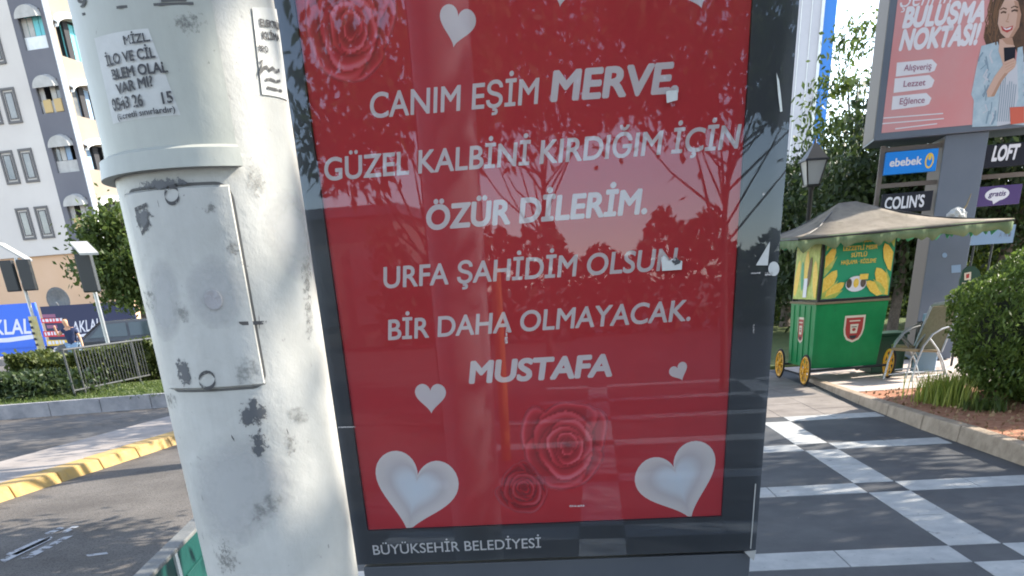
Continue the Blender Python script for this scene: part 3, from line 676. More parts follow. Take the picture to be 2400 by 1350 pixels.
ring = [cyl(408+16*math.cos(k/16*2*math.pi), 458+20*math.sin(k/16*2*math.pi)) for k in range(17)]; put_stroke(q, ring, .004, onC(.0062)); q.build('ink_ring', M['inkworn'], t)
for pts in (((326,492),(352,480),(356,520),(342,548),(330,510),(326,492)), ((376,470),(380,486)), ((560,758),(622,756)), ((604,740),(606,770)), ((480,1160),(484,1170)), ((482,1250),(486,1262)), ((668,1005),(672,1015)), ((545,1020),(552,1030))):
    q = MB(); put_stroke(q, [cyl(x,y) for x,y in pts], .0045, onC(.0062)); q.build('ink_mark', M['inkworn'], t)

# ================================================================== TEAL BARRIER AT THE ROAD EDGE
bx = -1.78; t = thing('road_barrier', (bx,4.5,0), 'low teal panel barrier with a pale grey top rail at the edge of the road', 'barrier')
BP = [(-1.62,2.2),(-1.69,3.3),(-1.755,4.4),(-1.82,5.5),(-1.885,6.6)]
mb = MB(); q = MB(); z_ = MB()
for (x0,y0),(x1,y1) in zip(BP, BP[1:]):
    e = .022
    mb.hexa([(x0,y0+e,.06),(x1,y1-e,.06),(x1-.03,y1-e,.06),(x0-.03,y0+e,.06),(x0,y0+e,.43),(x1,y1-e,.43),(x1-.03,y1-e,.43),(x0-.03,y0+e,.43)])
    mb.hexa([(x0+.006,y0+.1,.25),(x1+.006,y1-.1,.25),(x1,y1-.1,.25),(x0,y0+.1,.25),(x0+.006,y0+.1,.27),(x1+.006,y1-.1,.27),(x1,y1-.1,.27),(x0,y0+.1,.27)])
    q.hexa([(x0+.03,y0,.432),(x1+.03,y1-.004,.432),(x1-.06,y1-.004,.432),(x0-.06,y0,.432),(x0+.03,y0,.455),(x1+.03,y1-.004,.455),(x1-.06,y1-.004,.455),(x0-.06,y0,.455)])
for x0, y0 in BP:
    p = MB().box(x0-.05, x0+.012, y0-.02, y0+.02, 0, .431); p.build('post', M['white'], t)
mb.build('panels', M['teal'], t, bevel=.004); q.build('top_rail', M['cap'], t, bevel=.006)

# ================================================================== LEFT SIDE: HEDGE AND RAILING
rg = np.random.default_rng(11)
RA, RB = np.array([-8.35,18.0]), np.array([-7.75,22.2])
t = thing('hedge', (-9.5,20,.1), 'long clipped green hedge on the road median behind the grey railing', 'hedge')
N = 26000
def hedgept(n):
    s = rg.uniform(0, 1, n); a = np.array([-10.55,20.75])[None]*(1-s[:,None])+np.array([-6.2,22.6])[None]*s[:,None]
    return a
n = 15000; base = hedgept(n); dx = rg.uniform(-1, 1, n); dy = rg.uniform(-1.0, 1.0, n); zz = rg.uniform(0, 1, n)**.7
top = .70+.10*np.sin(base[:,0]*2.1)+.06*np.sin(base[:,0]*5.3)
face = rg.uniform(0, 1, n); dy = np.where(face < .55, -1+rg.exponential(.12, n), dy); zz = np.where((face > .55), 1-rg.exponential(.1, n), zz)
c = np.stack([base[:,0]+dx*.1, base[:,1]+dy*.8, .08+np.clip(zz,0,1)*top+rg.normal(0,.025,n)], 1)
leaf_object('foliage', c, .12, .07, L_hedge, rg, t)
n = 5000; s = rg.uniform(0,1,n); c = np.stack([-9.9+rg.normal(0,.75,n), 18.7+rg.normal(0,.35,n), .08+rg.uniform(0,1,n)**1.3*.48], 1)
MB().hexa([(-10.4,20.3,.0),(-6.2,22.0,.0),(-6.4,23.1,.0),(-10.6,21.3,0),(-10.4,20.3,.5),(-6.2,22.0,.5),(-6.4,23.1,.5),(-10.6,21.3,.5)]).build('branches', M['bark'], t)
t2 = thing('shrub', (-10.2,18.9,.08), 'low dark ragged shrub in front of the hedge by the road', 'shrub'); leaf_object('foliage', c, .12, .06, L_dark, rg, t2)
n = 9000; c = np.stack([rg.uniform(-13,-5,n), rg.uniform(16.9,20.3,n), .085+rg.uniform(0,.05,n)], 1); tag(leaf_object('median_grass', c, .07, .018, L_mid, rg, None, -1.2), 'short green grass on the road median', 'grass', kind='stuff')
t = thing('railing', (RA[0],RA[1],.08), 'thin grey metal railing with upright bars in front of the hedge', 'railing')
dv = (RB-RA)/np.linalg.norm(RB-RA); Lr = 5.2
def rp(s_, z): p = RA+dv*s_; return (p[0], p[1], z)
for s_ in (0, .38, 2.6, 5.2): MB().tube([rp(s_,.05), rp(s_,.97)], .022, 8).build('post', M['railgrey'], t)
MB().tube([rp(0,.95), rp(Lr,.95)], .022, 8).tube([rp(0,.2), rp(Lr,.2)], .018, 8).build('rails', M['railgrey'], t)
for i in range(1, 40):
    s_ = .38+i*.12
    if s_ < Lr: MB().tube([rp(s_,.2), rp(s_,.95)], .009, 6).build('bar', M['railgrey'], t)

# ================================================================== TRAFFIC LIGHTS (seen from the back)
def traffic_light(x, y, ztop, heads, label, leanx=0):
    t = thing('traffic_light', (x,y,-.2), label, 'traffic light', 'traffic lights by the far street')
    MB().tube([(x,y,-.2),(x,y,ztop)], .055, 12).build('pole', M['steel'], t)
    for dx in heads:
        mb = MB(); mb.box(x+dx-.21, x+dx+.21, y-.30, y-.08, ztop-1.0, ztop-.08)
        h = mb.build('signal_head', M['dark'], t, bevel=.03)
        for k in range(3):
            zc = ztop-.24-.3*k; v = MB(); v.lathe([(.1,0),(.11,.0),(.11,.16),(.1,.16)], (0,0), 14); v.v = [(x+dx+a, y-.08+c_z, zc+b) for a, b, c_z in v.v]; v.build('visor', M['dark'], h)
    return t
p1 = atY(62,690,32); t = traffic_light(p1[0], 32, 3.32, (-.26,.30), 'traffic light with two dark heads and a white plate before the blue hoarding')
pa, pb_ = atY(-6,574,32), atY(60,612,32)
mb = MB(); dd = np.array([0,.5,.0]); mb.hexa([pa,pb_,pb_+dd,pa+dd]+[v+np.array([0,0,.07]) for v in (pa,pb_,pb_+dd,pa+dd)]); mb.build('solar_plate', M['cap2'], t)
q = MB(); q.tube([(p1[0]+.02,31.9,1.55),(p1[0]+.02,31.9,.35)], .13, 14); ps = q.build('post_sleeve', mat('yellow post sleeve', (.50,.40,.13), .6, (.5,.45,.28), 7), t)
q = MB()
for k in range(6): zc = .45+k*.18; q.box(p1[0]-.05, p1[0]+.05, 31.70, 31.705, zc, zc+.08)
q.build('sleeve_mark', M['dark'], ps)
p2 = atY(218,668,26); t = traffic_light(p2[0], 26, 3.05, (.02,), 'single dark traffic light under a white plate beside the tree')
a, b = atY(164,571,26), atY(205,570,26); c, d_ = atY(232,597,25.4), atY(188,598,25.4)
mb = MB(); mb.hexa([a,b,c,d_]+[v+np.array([0,0,.05]) for v in (a,b,c,d_)]); mb.build('solar_plate', M['cap2'], t)

# ================================================================== HOARDINGS
HP = Plane((-18, 41), .03)
def hz(x, y): return HP.uz(x, y)
def hoard(x0, x1, yt0, yb0, mt, label, name='advertising_hoarding'):
    u0, zt_ = hz(x0, yt0); u1 = hz(x1, yt0)[0]; zb_ = hz(x0, yb0)[1]
    if u1 < u0: u0, u1 = u1, u0
    c = HP.P((u0+u1)/2, 0); t = thing(name, (c[0],c[1],.03), label, 'hoarding')
    b = MB(); b.pbox(HP, u0, u1, zb_, zt_, -.12, 0).pbox(HP, u0+.1, u1-.1, 0.03, zb_, -.08, -.04); return t, b.build('board', mt, t)
fh = lambda off: (lambda u, z: HP.P(u, z, off))
def hline(mb, body, x0,y0,x1,y1,cap,bold=.0,shear=.2,mi=0): a, b = hz(x0,y0), hz(x1,y1); put_text(mb, body, a, b, hz(x0,y0-cap)[1]-a[1], fh, .006, bold, shear, mi)
t, b = hoard(-120, 84, 722, 826, M['blue'], 'bright blue street hoarding with white brush script and a white line')
q = MB(); hline(q, 'AKLAL', -42,786,74,781,34,.02,.3); put_stroke(q, [hz(-30,799), hz(20,797), hz(78,789)], .17, fh(.006)); q.build('lettering', M['adwhite'], b)
t, b = hoard(93, 312, 719, 818, M['navy'], 'dark navy street hoarding with white brush script and coloured text lines')
q = MB(); hline(q, 'AKLAL', 172,781,238,772,26,.012,.3); put_stroke(q, [hz(180,788), hz(236,780)], .1, fh(.006)); q.build('lettering', M['adwhite'], b)
R_ = mat('hoarding red', (.6,.03,.04), .5); Y_ = mat('hoarding yellow', (.75,.5,.06), .5)
q = MB()
for x0, x1, y, mi, h in ((99,130,741,0,7),(96,148,752,1,10),(110,134,766,0,7),(102,152,783,1,12),(110,158,804,2,12)):
    a, c = hz(x0,y), hz(x1,y-1); hh = h*41/2190
    put_stroke(q, [a, c], hh, fh(.006), 1 if mi == 1 else (3 if mi == 2 else 2))
    k = random.Random(x0); u = a[0]+.06
    while u < c[0]-.1:
        wq = k.uniform(.06,.14); q.add([HP.P(u,a[1]-hh*.3,.012),HP.P(u+wq,a[1]-hh*.3,.012),HP.P(u+wq,a[1]+hh*.3,.012),HP.P(u,a[1]+hh*.3,.012)], [(0,1,2,3)], 0 if mi else 2); u += wq+.05
q.build('text_lines', [M['adwhite'], R_, M['maroon'], Y_], b)

# ================================================================== APARTMENT BUILDING
c0 = atY(15.5,0,50); LP = Plane(c0, R(-14)+math.pi*0); LP = Plane((c0[0],c0[1]), -R(14))     # left (white) front
k1 = LP.uz(100,0); uB0 = LP.uz(15.5,0)[0]; uB1 = k1[0]; CB = LP.P(uB1, 0)
RP = Plane((CB[0],CB[1]), R(76))                                                            # right (cream) front runs away from the corner
t = thing('apartment_building', (CB[0],CB[1],.03), 'tall white and cream apartment block with a dark grey corner bay and arched balconies', 'apartment block')
TOP = 24; Z1 = LP.uz(90,600)[1]
MB().pbox(LP, uB0-16, uB0-.002, Z1, TOP, -9, 0).build('white_wall', M['plaster'], t)
MB().pbox(LP, uB0-16, uB1, .03, Z1-.004, -9, -.25).build('ground_floor', M['peach'], t)
# grey bay as a thick wall with real openings
def wall_with_holes(pl, u0, u1, z0, z1, holes, o0, o1, mt, name, parent):
    """holes: (ua,ub,za,zb) stacked in one column"""
    mb = MB(); hs = sorted(holes, key=lambda h: h[2]); z = z0
    for ua, ub, za, zb_ in hs:
        mb.pbox(pl, u0, u1, z, za, o0, o1); mb.pbox(pl, u0, ua, za, zb_, o0, o1); mb.pbox(pl, ub, u1, za, zb_, o0, o1); z = zb_
    mb.pbox(pl, u0, u1, z, z1, o0, o1); return mb.build(name, mt, parent)
bay_px = [((31,22),(107,118)), ((78,186),(144,266)), ((115,326),(180,405)), ((149,465),(208,540))]
holes = []
for (a, b) in bay_px:
    ua, zb_ = LP.uz((a[0]+b[0])/2-33+4, a[1]); ub = LP.uz((a[0]+b[0])/2+33-6, (a[1]+b[1])/2)[0]; zc = LP.uz((a[0]+b[0])/2, a[1])[1]; za = LP.uz((a[0]+b[0])/2, b[1])[1]
    holes.append([uB0+.32, uB1-.30, za, zc])
MB_ = MB()
bay = wall_with_holes(LP, uB0, uB1, Z1, TOP, holes, -.3, .0, M['greyplaster'], 'corner_bay', t)
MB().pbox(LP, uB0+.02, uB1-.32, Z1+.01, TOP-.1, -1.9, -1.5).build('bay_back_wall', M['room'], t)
for i, (ua, ub, za, zb_) in enumerate(holes):
    f = MB(); f.pbox(LP, ua, ub, za, za+.5, -.2, -.12)
    bp = f.build('balcony', [M['white'] if i == 0 else M['curtain']], t)
    g = MB(); wd = (ub-ua); 
    for k, mt in enumerate(('curtain','glassdark','curtain','glassdark') if i % 2 else ('glassdark','curtain','boardblue','curtain') if i else ('curtain','curtain','turq','turq')):
        if k == (1 if i % 2 else 3) and i: continue
        h = MB(); h.pbox(LP, ua+wd*k/4+.02, ua+wd*(k+1)/4-.02, za+.52, zb_-.25, -.19, -.16); h.build('pane', M[mt], bp)
    if i in (1, 3):
        s_ = MB()
        for k in range(2): s_.pbox(LP, ua+.15+k*.6, ua+.6+k*.6, za+.02, za+.55, -.11, -.04)
        s_.build('storage_basket', M['terracotta'], bp, bevel=.08)
    # arched white awning
    cx = (ua+ub)/2; n = 14; aw = MB(); rr = (ub-ua)/2+.02; vs = []; fs = []
    for k in range(n+1):
        a = math.pi*k/n
        for o, s2 in ((-.02,1.0),(.28,.92)):
            vs.append(LP.P(cx-math.cos(a)*rr*s2, zb_-.28+math.sin(a)*.5*s2-(.05 if o > 0 else 0), o))
    for k in range(n): fs.append((2*k,2*k+1,2*k+3,2*k+2))
    fs.append(tuple(2*k+1 for k in range(n+1))); aw.add(vs, fs); aw.build('awning', M['cap2'], t)
# windows on the white wall
def window(parent, cx, cz, w_, h_, pl=LP):
    def ring(mb, a, e, o):
        for (p, q, c, d2) in ((-a[0],a[0],a[1]-e,a[1]),(-a[0],a[0],-a[1],-a[1]+e),(-a[0],-a[0]+e,-a[1]+e,a[1]-e),(a[0]-e,a[0],-a[1]+e,a[1]-e)): mb.pbox(pl, cx+p, cx+q, cz+c, cz+d2, .003, o)
    f = MB(); ring(f, (w_/2,h_/2), .10, .06); fo = f.build('window', M['wframe'], parent)
    g = MB(); ring(g, (w_/2-.17,h_/2-.17), .045, .04); g.build('frame', M['wframe'], fo)
    MB().pbox(pl, cx-w_/2+.22, cx+w_/2-.22, cz-h_/2+.22, cz+h_/2-.22, .004, .02).build('pane', M['glassdark'], fo)
for (x, y) in ((23,393),(68,388),(61,525),(105,521),(27,248),(-18,252),(-12,108)):
    u, z = LP.uz(x, y); window(t, u, z, .80, 1.42)
# cream front with arched balcony openings; real recess behind
cream_px = [(110,22,190,135), (150,184,222,280), (186,328,243,408), (217,465,270,540)]
ops = []
for x0, yt, x1, yb in cream_px:
    ua, za = RP.uz(x0, (yt+yb)/2); ub = RP.uz(x1, (yt+yb)/2+14)[0]; ops.append((ua, ub, RP.uz(x0, yb-22)[1], RP.uz(x0, yt+6)[1]))
HZ = [(.45, 5.4, o[2]-.1, o[3]+.1) for o in ops]
wall_with_holes(RP, .301, 16, Z1, TOP, HZ, -.3, 0, M['cream'], 'cream_wall', t)
MB().pbox(LP, uB1-.06, uB1+.02, Z1, TOP, -.28, .03).build('corner_trim', M['white'], t)
MB().pbox(RP, .2, 16, .03, Z1-.004, -8, -.25).build('side_ground_floor', M['peach'], t)
for i, (ua, ub, za, zb_) in enumerate(HZ):
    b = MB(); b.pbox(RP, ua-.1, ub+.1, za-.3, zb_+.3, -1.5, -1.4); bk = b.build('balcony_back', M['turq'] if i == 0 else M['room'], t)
    for k in range(5):
        if (k+i) % 3 != 0:
            wd = (ub-ua)/5; MB().pbox(RP, ua+wd*k+.03, ua+wd*(k+1)-.03, za+.02, zb_-.1, -.5, -.45).build('pane', M[('curtain','glassdark','boardblue')[(k+i)%3]] if i else M['turq'], bk)
    # arch lintel filling the upper corners of the opening, and white hood
    n = 16; aw = MB(); vs = []; fs = []; hh = (zb_-za)*.38; cx = (ua+ub)/2; rr = (ub-ua)/2
    for k in range(n+1):
        a = math.pi*k/n; x = cx-math.cos(a)*rr; zz = zb_-hh+math.sin(a)*hh
        vs += [RP.P(x, zz, .004), RP.P(x, zb_+.001, .004), RP.P(x, zz, -.29)]
    for k in range(n): fs += [(3*k,3*k+3,3*k+4,3*k+1), (3*k,3*k+2,3*k+5,3*k+3)]
    aw.add(vs, fs); aw.build('arch', M['cream'], t)
    aw = MB(); vs = []; fs = []
    for k in range(n+1):
        a = math.pi*k/n; x = cx-math.cos(a)*(rr+.06); zz = zb_-hh+math.sin(a)*hh
        vs += [RP.P(x, zz+.04, .006), RP.P(x, zz+.30, .006), RP.P(x, zz+.04, .22), RP.P(x, zz+.2, .22)]
    for k in range(n): fs += [(4*k+2,4*k+6,4*k+7,4*k+3), (4*k+1,4*k+3,4*k+7,4*k+5), (4*k,4*k+4,4*k+6,4*k+2)]
    aw.add(vs, fs); aw.build('awning', M['white'], t)
MB().pbox(LP, uB0-16, uB1, TOP+.001, TOP+.4, -9, .2).build('roof', M['greyplaster'], t)
# satellite dish on the ground floor wall
pd = atY(141,703,47.5); td = thing('satellite_dish', pd, 'round grey satellite dish on the peach ground floor wall', 'satellite dish')
mb = MB(); mb.lathe([(0,.0),(.25,.03),(.45,.1),(.58,.2),(.58,.22),(.45,.12),(0,.02)], (0,0), 24); mb.v = [(x, -y_*.0-z_+0, y_) for x, y_, z_ in mb.v]; mb.build('dish', M['cap'], td, local=True)
MB().tube([(0,-.05,-.5),(0,-.5,-.1)], .03, 6).tube([(0,0,-.1),(0,.9,-.35)], .04, 6).build('arm', M['steel'], td, local=True)
# tree in front of the building
c = atY(275,610,34); tree('street_tree', (c[0]+.3,34,-.2), 5, (c[0]+.55,34,3.2), (1.75,1.6,1.75), L_mid, 'bushy green street tree between the building and the white lamp post', None, 21, nc=70, per=190, spread=.3, ln=.2, wd=.10, tr=.12, zcut=-.95)

# ================================================================== CARS AND PEDESTRIAN
def car(x, y, rz, paint, label, z=-.22):
    t = thing('parked_car', (x,y,z), label, 'car', 'cars on the far street', rz)
    prof = [(-2.2,.45),(-2.25,.75),(-2.1,.92),(-1.35,1.0),(-.7,1.46),(-.45,1.5),(.95,1.5),(1.5,1.42),(2.1,1.02),(2.2,.9),(2.22,.45)]
    mb = MB(); mb.prism(prof, lambda a,b: (a,-.86+(.12 if b > 1.1 else 0),b), lambda a,b: (a,.86-(.12 if b > 1.1 else 0),b))
    body = mb.build('body', paint, t, local=True, bevel=.06)
    for s_ in (-1, 1):
        for poly in ([(-1.12,1.04),(-.68,1.4),(.05,1.43),(.05,1.04)], [(.13,1.04),(.13,1.43),(.95,1.43),(1.55,1.3),(1.75,1.06)]):
            mb = MB(); mb.prism(poly, lambda a,b: (a,s_*(.875-(b-1.0)*.22),b), lambda a,b: (a,s_*(.855-(b-1.0)*.22),b)); mb.build('window', M['carglass'], t, local=True)
    mb = MB(); mb.add([(-1.36,-.72,1.03),(-1.36,.72,1.03),(-.74,.66,1.46),(-.74,-.66,1.46)], [(0,1,2,3)]); mb.v = [(a-.02,b,c+.03) for a,b,c in mb.v]; mb.build('windscreen', M['carglass'], t, local=True)
    for s_ in (-.62, .62):
        mb = MB().box(-2.262,-2.2,s_-.18,s_+.18,.70,.84); mb.build('headlight', M['lampglass'], t, local=True, bevel=.02)
    for sx in (-1.4, 1.4):
        for s_ in (-1, 1):
            w_ = MB(); w_.tube([(sx,s_*.70,.33),(sx,s_*.90,.33)], .33, 20); wo = w_.build('wheel', M['tyre'], t, local=True)
            MB().tube([(sx,s_*.89,.33),(sx,s_*.915,.33)], .2, 16).build('rim', M['steel'], wo, local=True)
    return t
cc = atY(268,790,30); car(cc[0]+.35, 30.5, R(12), M['carbody'], 'dark car behind the railing in front of the navy hoarding')
cc = atY(330,780,33.2); car(cc[0]+2.2, 34.0, R(8), M['carsilver'], 'silver blue car half hidden behind the white lamp post')
# pedestrian
def skin_body(name, chains, radii, mt, parent):
    vid = {}; vs = []; rs = []; es = []
    for ch in chains:
        for a, b in zip(ch, ch[1:]):
            for k in (a, b):
                if k not in vid: vid[k] = len(vs); vs.append(J[k]); rs.append(radii[k])
            es.append((vid[a], vid[b]))
    me = D.meshes.new(name); me.from_pydata(vs, es, []); o = D.objects.new(name, me); COL.objects.link(o); o.parent = parent; me.materials.append(mt)
    sk = o.modifiers.new('skin', 'SKIN'); sk.use_smooth_shade = True
    for i, r in enumerate(rs): me.skin_vertices[0].data[i].radius = (r, r)
    me.skin_vertices[0].data[0].use_root = True
    ss = o.modifiers.new('sub', 'SUBSURF'); ss.levels = 1; ss.render_levels = 2
    dg = bpy.context.evaluated_depsgraph_get(); m2 = D.meshes.new_from_object(o.evaluated_get(dg)); o.modifiers.clear(); o.data = m2
    return o
pp = atY(170,800,27.5); t = thing('person', (pp[0],27.5,-.22), 'person in a navy top and light blue jeans with one arm raised', 'person')
J = {'pel':(0,0,.9),'waist':(0,0,1.05),'chest':(0,-.02,1.28),'neck':(-.02,-.03,1.42),'chin':(-.04,-.05,1.5),'head':(-.05,-.06,1.58),'crown':(-.05,-.05,1.66),
 'sl':(-.17,-.02,1.37),'el':(-.32,-.12,1.22),'wl':(-.30,-.24,1.42),'hl':(-.29,-.27,1.5),'sr':(.17,-.02,1.37),'er':(.25,0,1.12),'wr':(.30,-.08,.9),'hr':(.31,-.1,.82),
 'hpl':(-.09,0,.88),'kl':(-.11,-.1,.48),'al':(-.11,.05,.08),'tl':(-.11,-.1,.03),'hpr':(.09,0,.88),'kr':(.11,.02,.48),'ar':(.12,.2,.1),'tr':(.12,.08,.03)}
rd = {'pel':.14,'waist':.125,'chest':.155,'neck':.055,'chin':.06,'head':.095,'crown':.07,'sl':.065,'el':.042,'wl':.032,'hl':.036,'sr':.065,'er':.042,'wr':.032,'hr':.036,'hpl':.09,'kl':.062,'al':.042,'tl':.035,'hpr':.09,'kr':.062,'ar':.042,'tr':.035}
skin_body('body', [('pel','waist','chest','neck','chin','head','crown'),('chest','sl','el','wl','hl'),('chest','sr','er','wr','hr'),('pel','hpl','kl','al','tl'),('pel','hpr','kr','ar','tr')], rd, M['skin'], t)
rd2 = {k: v*1.1+.008 for k, v in rd.items()}
J['upl'] = (-.25,-.075,1.29); J['upr'] = (.215,-.01,1.23); rd2['upl'] = .066; rd2['upr'] = .066
skin_body('shirt', [('pel','waist','chest'),('chest','sl','upl'),('chest','sr','upr')], rd2, M['navyshirt'], t)
skin_body('trousers', [('pel','hpl','kl','al'),('pel','hpr','kr','ar')], rd2, M['jeans'], t)
J['h1'] = (-.045,-.03,1.62); J['h2'] = (-.04,-.02,1.68); rd2['h1'] = .105; rd2['h2'] = .07
skin_body('hair', [('h1','h2')], rd2, M['hair'], t)

# ================================================================== CORN CART
t = thing('food_cart', (5.28,13.75,0), 'green corn vendor cart on yellow wheels under a beige canopy with scalloped edge', 'food cart')
X0, X1, Y0, Y1 = 4.77, 5.81, 13.2, 14.3
mb = MB(); mb.hexa([(X0+.02,Y0+.03,.22),(X1-.05,Y0+.03,.20),(X1-.05,Y1,.20),(X0+.02,Y1,.22),(X0-.01,Y0,1.08),(X1,Y0,1.08),(X1,Y1,1.08),(X0-.01,Y1,1.08)]); box = mb.build('body', M['sgreen'], t, bevel=.008)
for k in range(4):
    yq = Y0+.2+.24*k; MB().hexa([(X0+.005,yq,.26),(X0+.03,yq,.26),(X0+.03,yq+.018,.26),(X0+.005,yq+.018,.26),(X0-.02,yq,1.06),(X0+.01,yq,1.06),(X0+.01,yq+.018,1.06),(X0-.02,yq+.018,1.06)]).build('rib', M['sgreen'], box)
MB().box(X0-.03, X1+.02, Y0-.02, Y1+.02, 1.081, 1.11).build('counter', M['sling'], t, bevel=.004)
mb = MB()
for x in (X0+.0, X1-.04):
    for y in (Y0, Y1-.04): MB().box(x, x+.035, y, y+.035, 1.111, 2.0).build('post', M['black'], t)
MB().box(X0+.036, X1-.041, Y0+.002, Y0+.03, 1.111, 1.14).build('sill_rail', M['black'], t)
PF = Plane((X0,Y0-.012), 0)            # front picture panel
mb = MB(); mb.box(X0+.045, X1-.02, Y0-.008, Y0+.001, 1.145, 1.93); fp = mb.build('front_poster', M['postergreen'], t)
ff = lambda off: (lambda u, z: (X0+u, Y0-.009-off, z))
q = MB(); ly = [0]
def FP(poly, mi): ly[0] += 1; put_poly(q, poly, ff(.0012*ly[0]), mi)
def cob(cx, cz, ang, ln, wd, flip=1):
    FP(rot([(0,-.5),(.5,-.3),(.55,.1),(.3,.42),(0,.55),(-.3,.42),(-.55,.1),(-.5,-.3)], ang, wd, ln, cx, cz), 0)
    FP(rot([(-.1,-.6),(.5,-.5),(.75,-.1),(.6,.35),(.35,.0),(.1,-.25)], ang, wd, ln, cx, cz), 1)
def clip(poly): return [(min(max(u,.05),1.0), min(max(z,1.15),1.925)) for u, z in poly]
_FP = FP
def FP(poly, mi): _FP(clip(poly), mi)
cob(.10,1.32,R(-35),.42,.17); cob(.08,1.62,R(-30),.36,.14); cob(.22,1.25,R(-55),.3,.12)
cob(.92,1.32,R(35),.42,.17); cob(.96,1.62,R(28),.38,.14); cob(.80,1.25,R(55),.3,.12)
FP([(.05,1.75),(.2,1.925),(.05,1.925)], 1); FP([(1.0,1.75),(.86,1.925),(1.0,1.925)], 1)
FP(ell(.52,1.32,.15,.10,20), 2)
for cx, mi in ((.42,3),(.52,0),(.62,3)): FP(ell(cx,1.33,.04,.06,14), mi)
FP([(.56,1.37),(.68,1.37),(.68,1.44),(.56,1.44)], 0)
q.build('picture', [M['corn'], M['husk'], M['adwhite'], M['bark']], fp)
q = MB()
for body, z, u0, u1 in (('TADINDA DOĞAL', 1.835,.33,.72), ('LEZZETLİ MISIR', 1.745,.28,.76), ('SÜTLÜ', 1.66,.40,.62), ('HAŞLAMA · KÖZLEME', 1.575,.27,.76)): put_text(q, body, (u0,z), (u1,z), .05, ff, .03, .02, 0, 0)
q.build('lettering', M['corn'], fp)
mb = MB(); mb.box(X0-.008, X0+.001, Y0+.05, Y1-.05, 1.145, 1.86); lp = mb.build('side_poster', M['husk'], t)
fs_ = lambda off: (lambda u, z: (X0-.009-off, Y1-.05-u, z)); q = MB()
for i, (cx, cz, a, ln, wd, mi) in enumerate(((.12,1.42,-15,.5,.2,0),(.9,1.4,15,.5,.2,0),(.5,1.55,0,.45,.2,0),(.35,1.45,10,.4,.14,1),(.65,1.5,-10,.4,.15,3))):
    put_poly(q, [(min(max(u,.005),.995), min(max(z,1.15),1.85)) for u, z in rot(ell(0,0,.5,.5,14), R(a), wd, ln, cx, cz)], fs_(.001*(i+1)), mi)
put_poly(q, [(.45,1.17),(.6,1.17),(.6,1.42),(.45,1.42)], fs_(.008), 2); q.build('picture', [M['corn'], M['postergreen'], M['adwhite'], M['sling']], lp)
# crest on the front and the side
def crest(fn, cx, cz, w_, h_, parent):
    sh = [(-.5,.5),(.5,.5),(.5,0),(.44,-.22),(.3,-.4),(0,-.5),(-.3,-.4),(-.44,-.22),(-.5,0)]; q = MB()
    T = lambda s_: [(cx+x*w_*s_, cz+z*h_*s_) for x, z in sh]
    put_poly(q, T(1), fn(.003), 0); put_poly(q, T(.84), fn(.005), 1); 
    put_poly(q, [(cx-.20*w_,cz+.18*h_),(cx+.20*w_,cz+.18*h_),(cx+.16*w_,cz-.16*h_),(cx-.16*w_,cz-.16*h_)], fn(.007), 0)
    put_poly(q, ell(cx, cz-.02*h_, .09*w_, .06*h_, 14), fn(.009), 1); put_poly(q, [(cx-.2*w_,cz-.24*h_),(cx+.2*w_,cz-.24*h_),(cx+.1*w_,cz-.36*h_),(cx-.1*w_,cz-.36*h_)], fn(.007), 2)
    put_stroke(q, [(cx-.26*w_,cz+.30*h_),(cx+.26*w_,cz+.30*h_)], .045*h_, fn(.007), 0); put_stroke(q, [(cx-.13*w_,cz+.08*h_),(cx+.13*w_,cz+.08*h_)], .03*h_, fn(.009), 2)
    return q.build('crest', [M['crestpale'], M['crestred'], M['ink']], parent)
crest(lambda off: (lambda u, z: (X0+u, Y0+.03*(1.08-z)/.86-.002-off, z)), .58, .73, .30, .36, box)
crest(lambda off: (lambda u, z: (X0-.01+.03*(1.08-z)/.86-.002-off, Y1-u, z)), .52, .72, .30, .36, box)
# canopy: beige hip with green scalloped valance
E = [(4.28,12.78,1.93),(7.22,12.85,2.0),(7.2,14.8,2.02),(4.25,14.75,1.98)]; PK = [(5.15,13.8,2.36),(5.40,13.8,2.37)]
mb = MB()
def sag(tri, n=6, s_=.08):
    a, b, c, d2 = [np.array(p) for p in tri]; vs = []; fs = []
    for j in range(n+1):
        for i in range(n+1):
            u, v = i/n, j/n; p = (a*(1-u)+b*u)*(1-v)+(d2*(1-u)+c*u)*v; p = p-np.array([0,0,s_*math.sin(math.pi*v)+.015*math.sin(9*u)*math.sin(math.pi*v)]); vs.append(p)
    for j in range(n):
        for i in range(n): k = j*(n+1)+i; fs.append((k,k+1,k+n+2,k+n+1))
    mb.add(vs, fs, 0, True)
sag((E[0],E[1],PK[1],PK[0])); sag((E[1],E[2],PK[1],PK[1])); sag((E[2],E[3],PK[0],PK[1])); sag((E[3],E[0],PK[0],PK[0]))
can = mb.build('canopy', M['canvas'], t); sm = can.modifiers.new('thick','SOLIDIFY'); sm.thickness = .012
def valance(p, q, name, mt, dr=.17, sc=.27):
    p, q = np.array(p), np.array(q); L = np.linalg.norm(q-p); n = int(L/sc); m_ = n*8; vs = []
    for i in range(m_+1):
        s_ = i/m_; b = p+(q-p)*s_; ph = s_*n+.35*math.sin(3.1*s_*n); d3 = dr-.065+.075*(1-abs(2*(ph%1)-1))**.8+.012*math.sin(5.3*s_*n); wv = .012*math.sin(s_*n*2.2)
        vs += [b+np.array([wv*.3,wv*.3,0]), b+np.array([wv,wv,-d3])]
    f = MB(); f.add(vs, [(2*i,2*i+1,2*i+3,2*i+2) for i in range(m_)], 0, True); o = f.build(name, mt, can); k = o.modifiers.new('thick','SOLIDIFY'); k.thickness = .006; return o
valance(E[0],E[1],'valance',M['valance']); valance(E[1],E[2],'valance',M['valgreen']); valance(E[2],E[3],'valance',M['valgreen']); valance(E[3],E[0],'valance',M['valance'])
mb = MB(); 
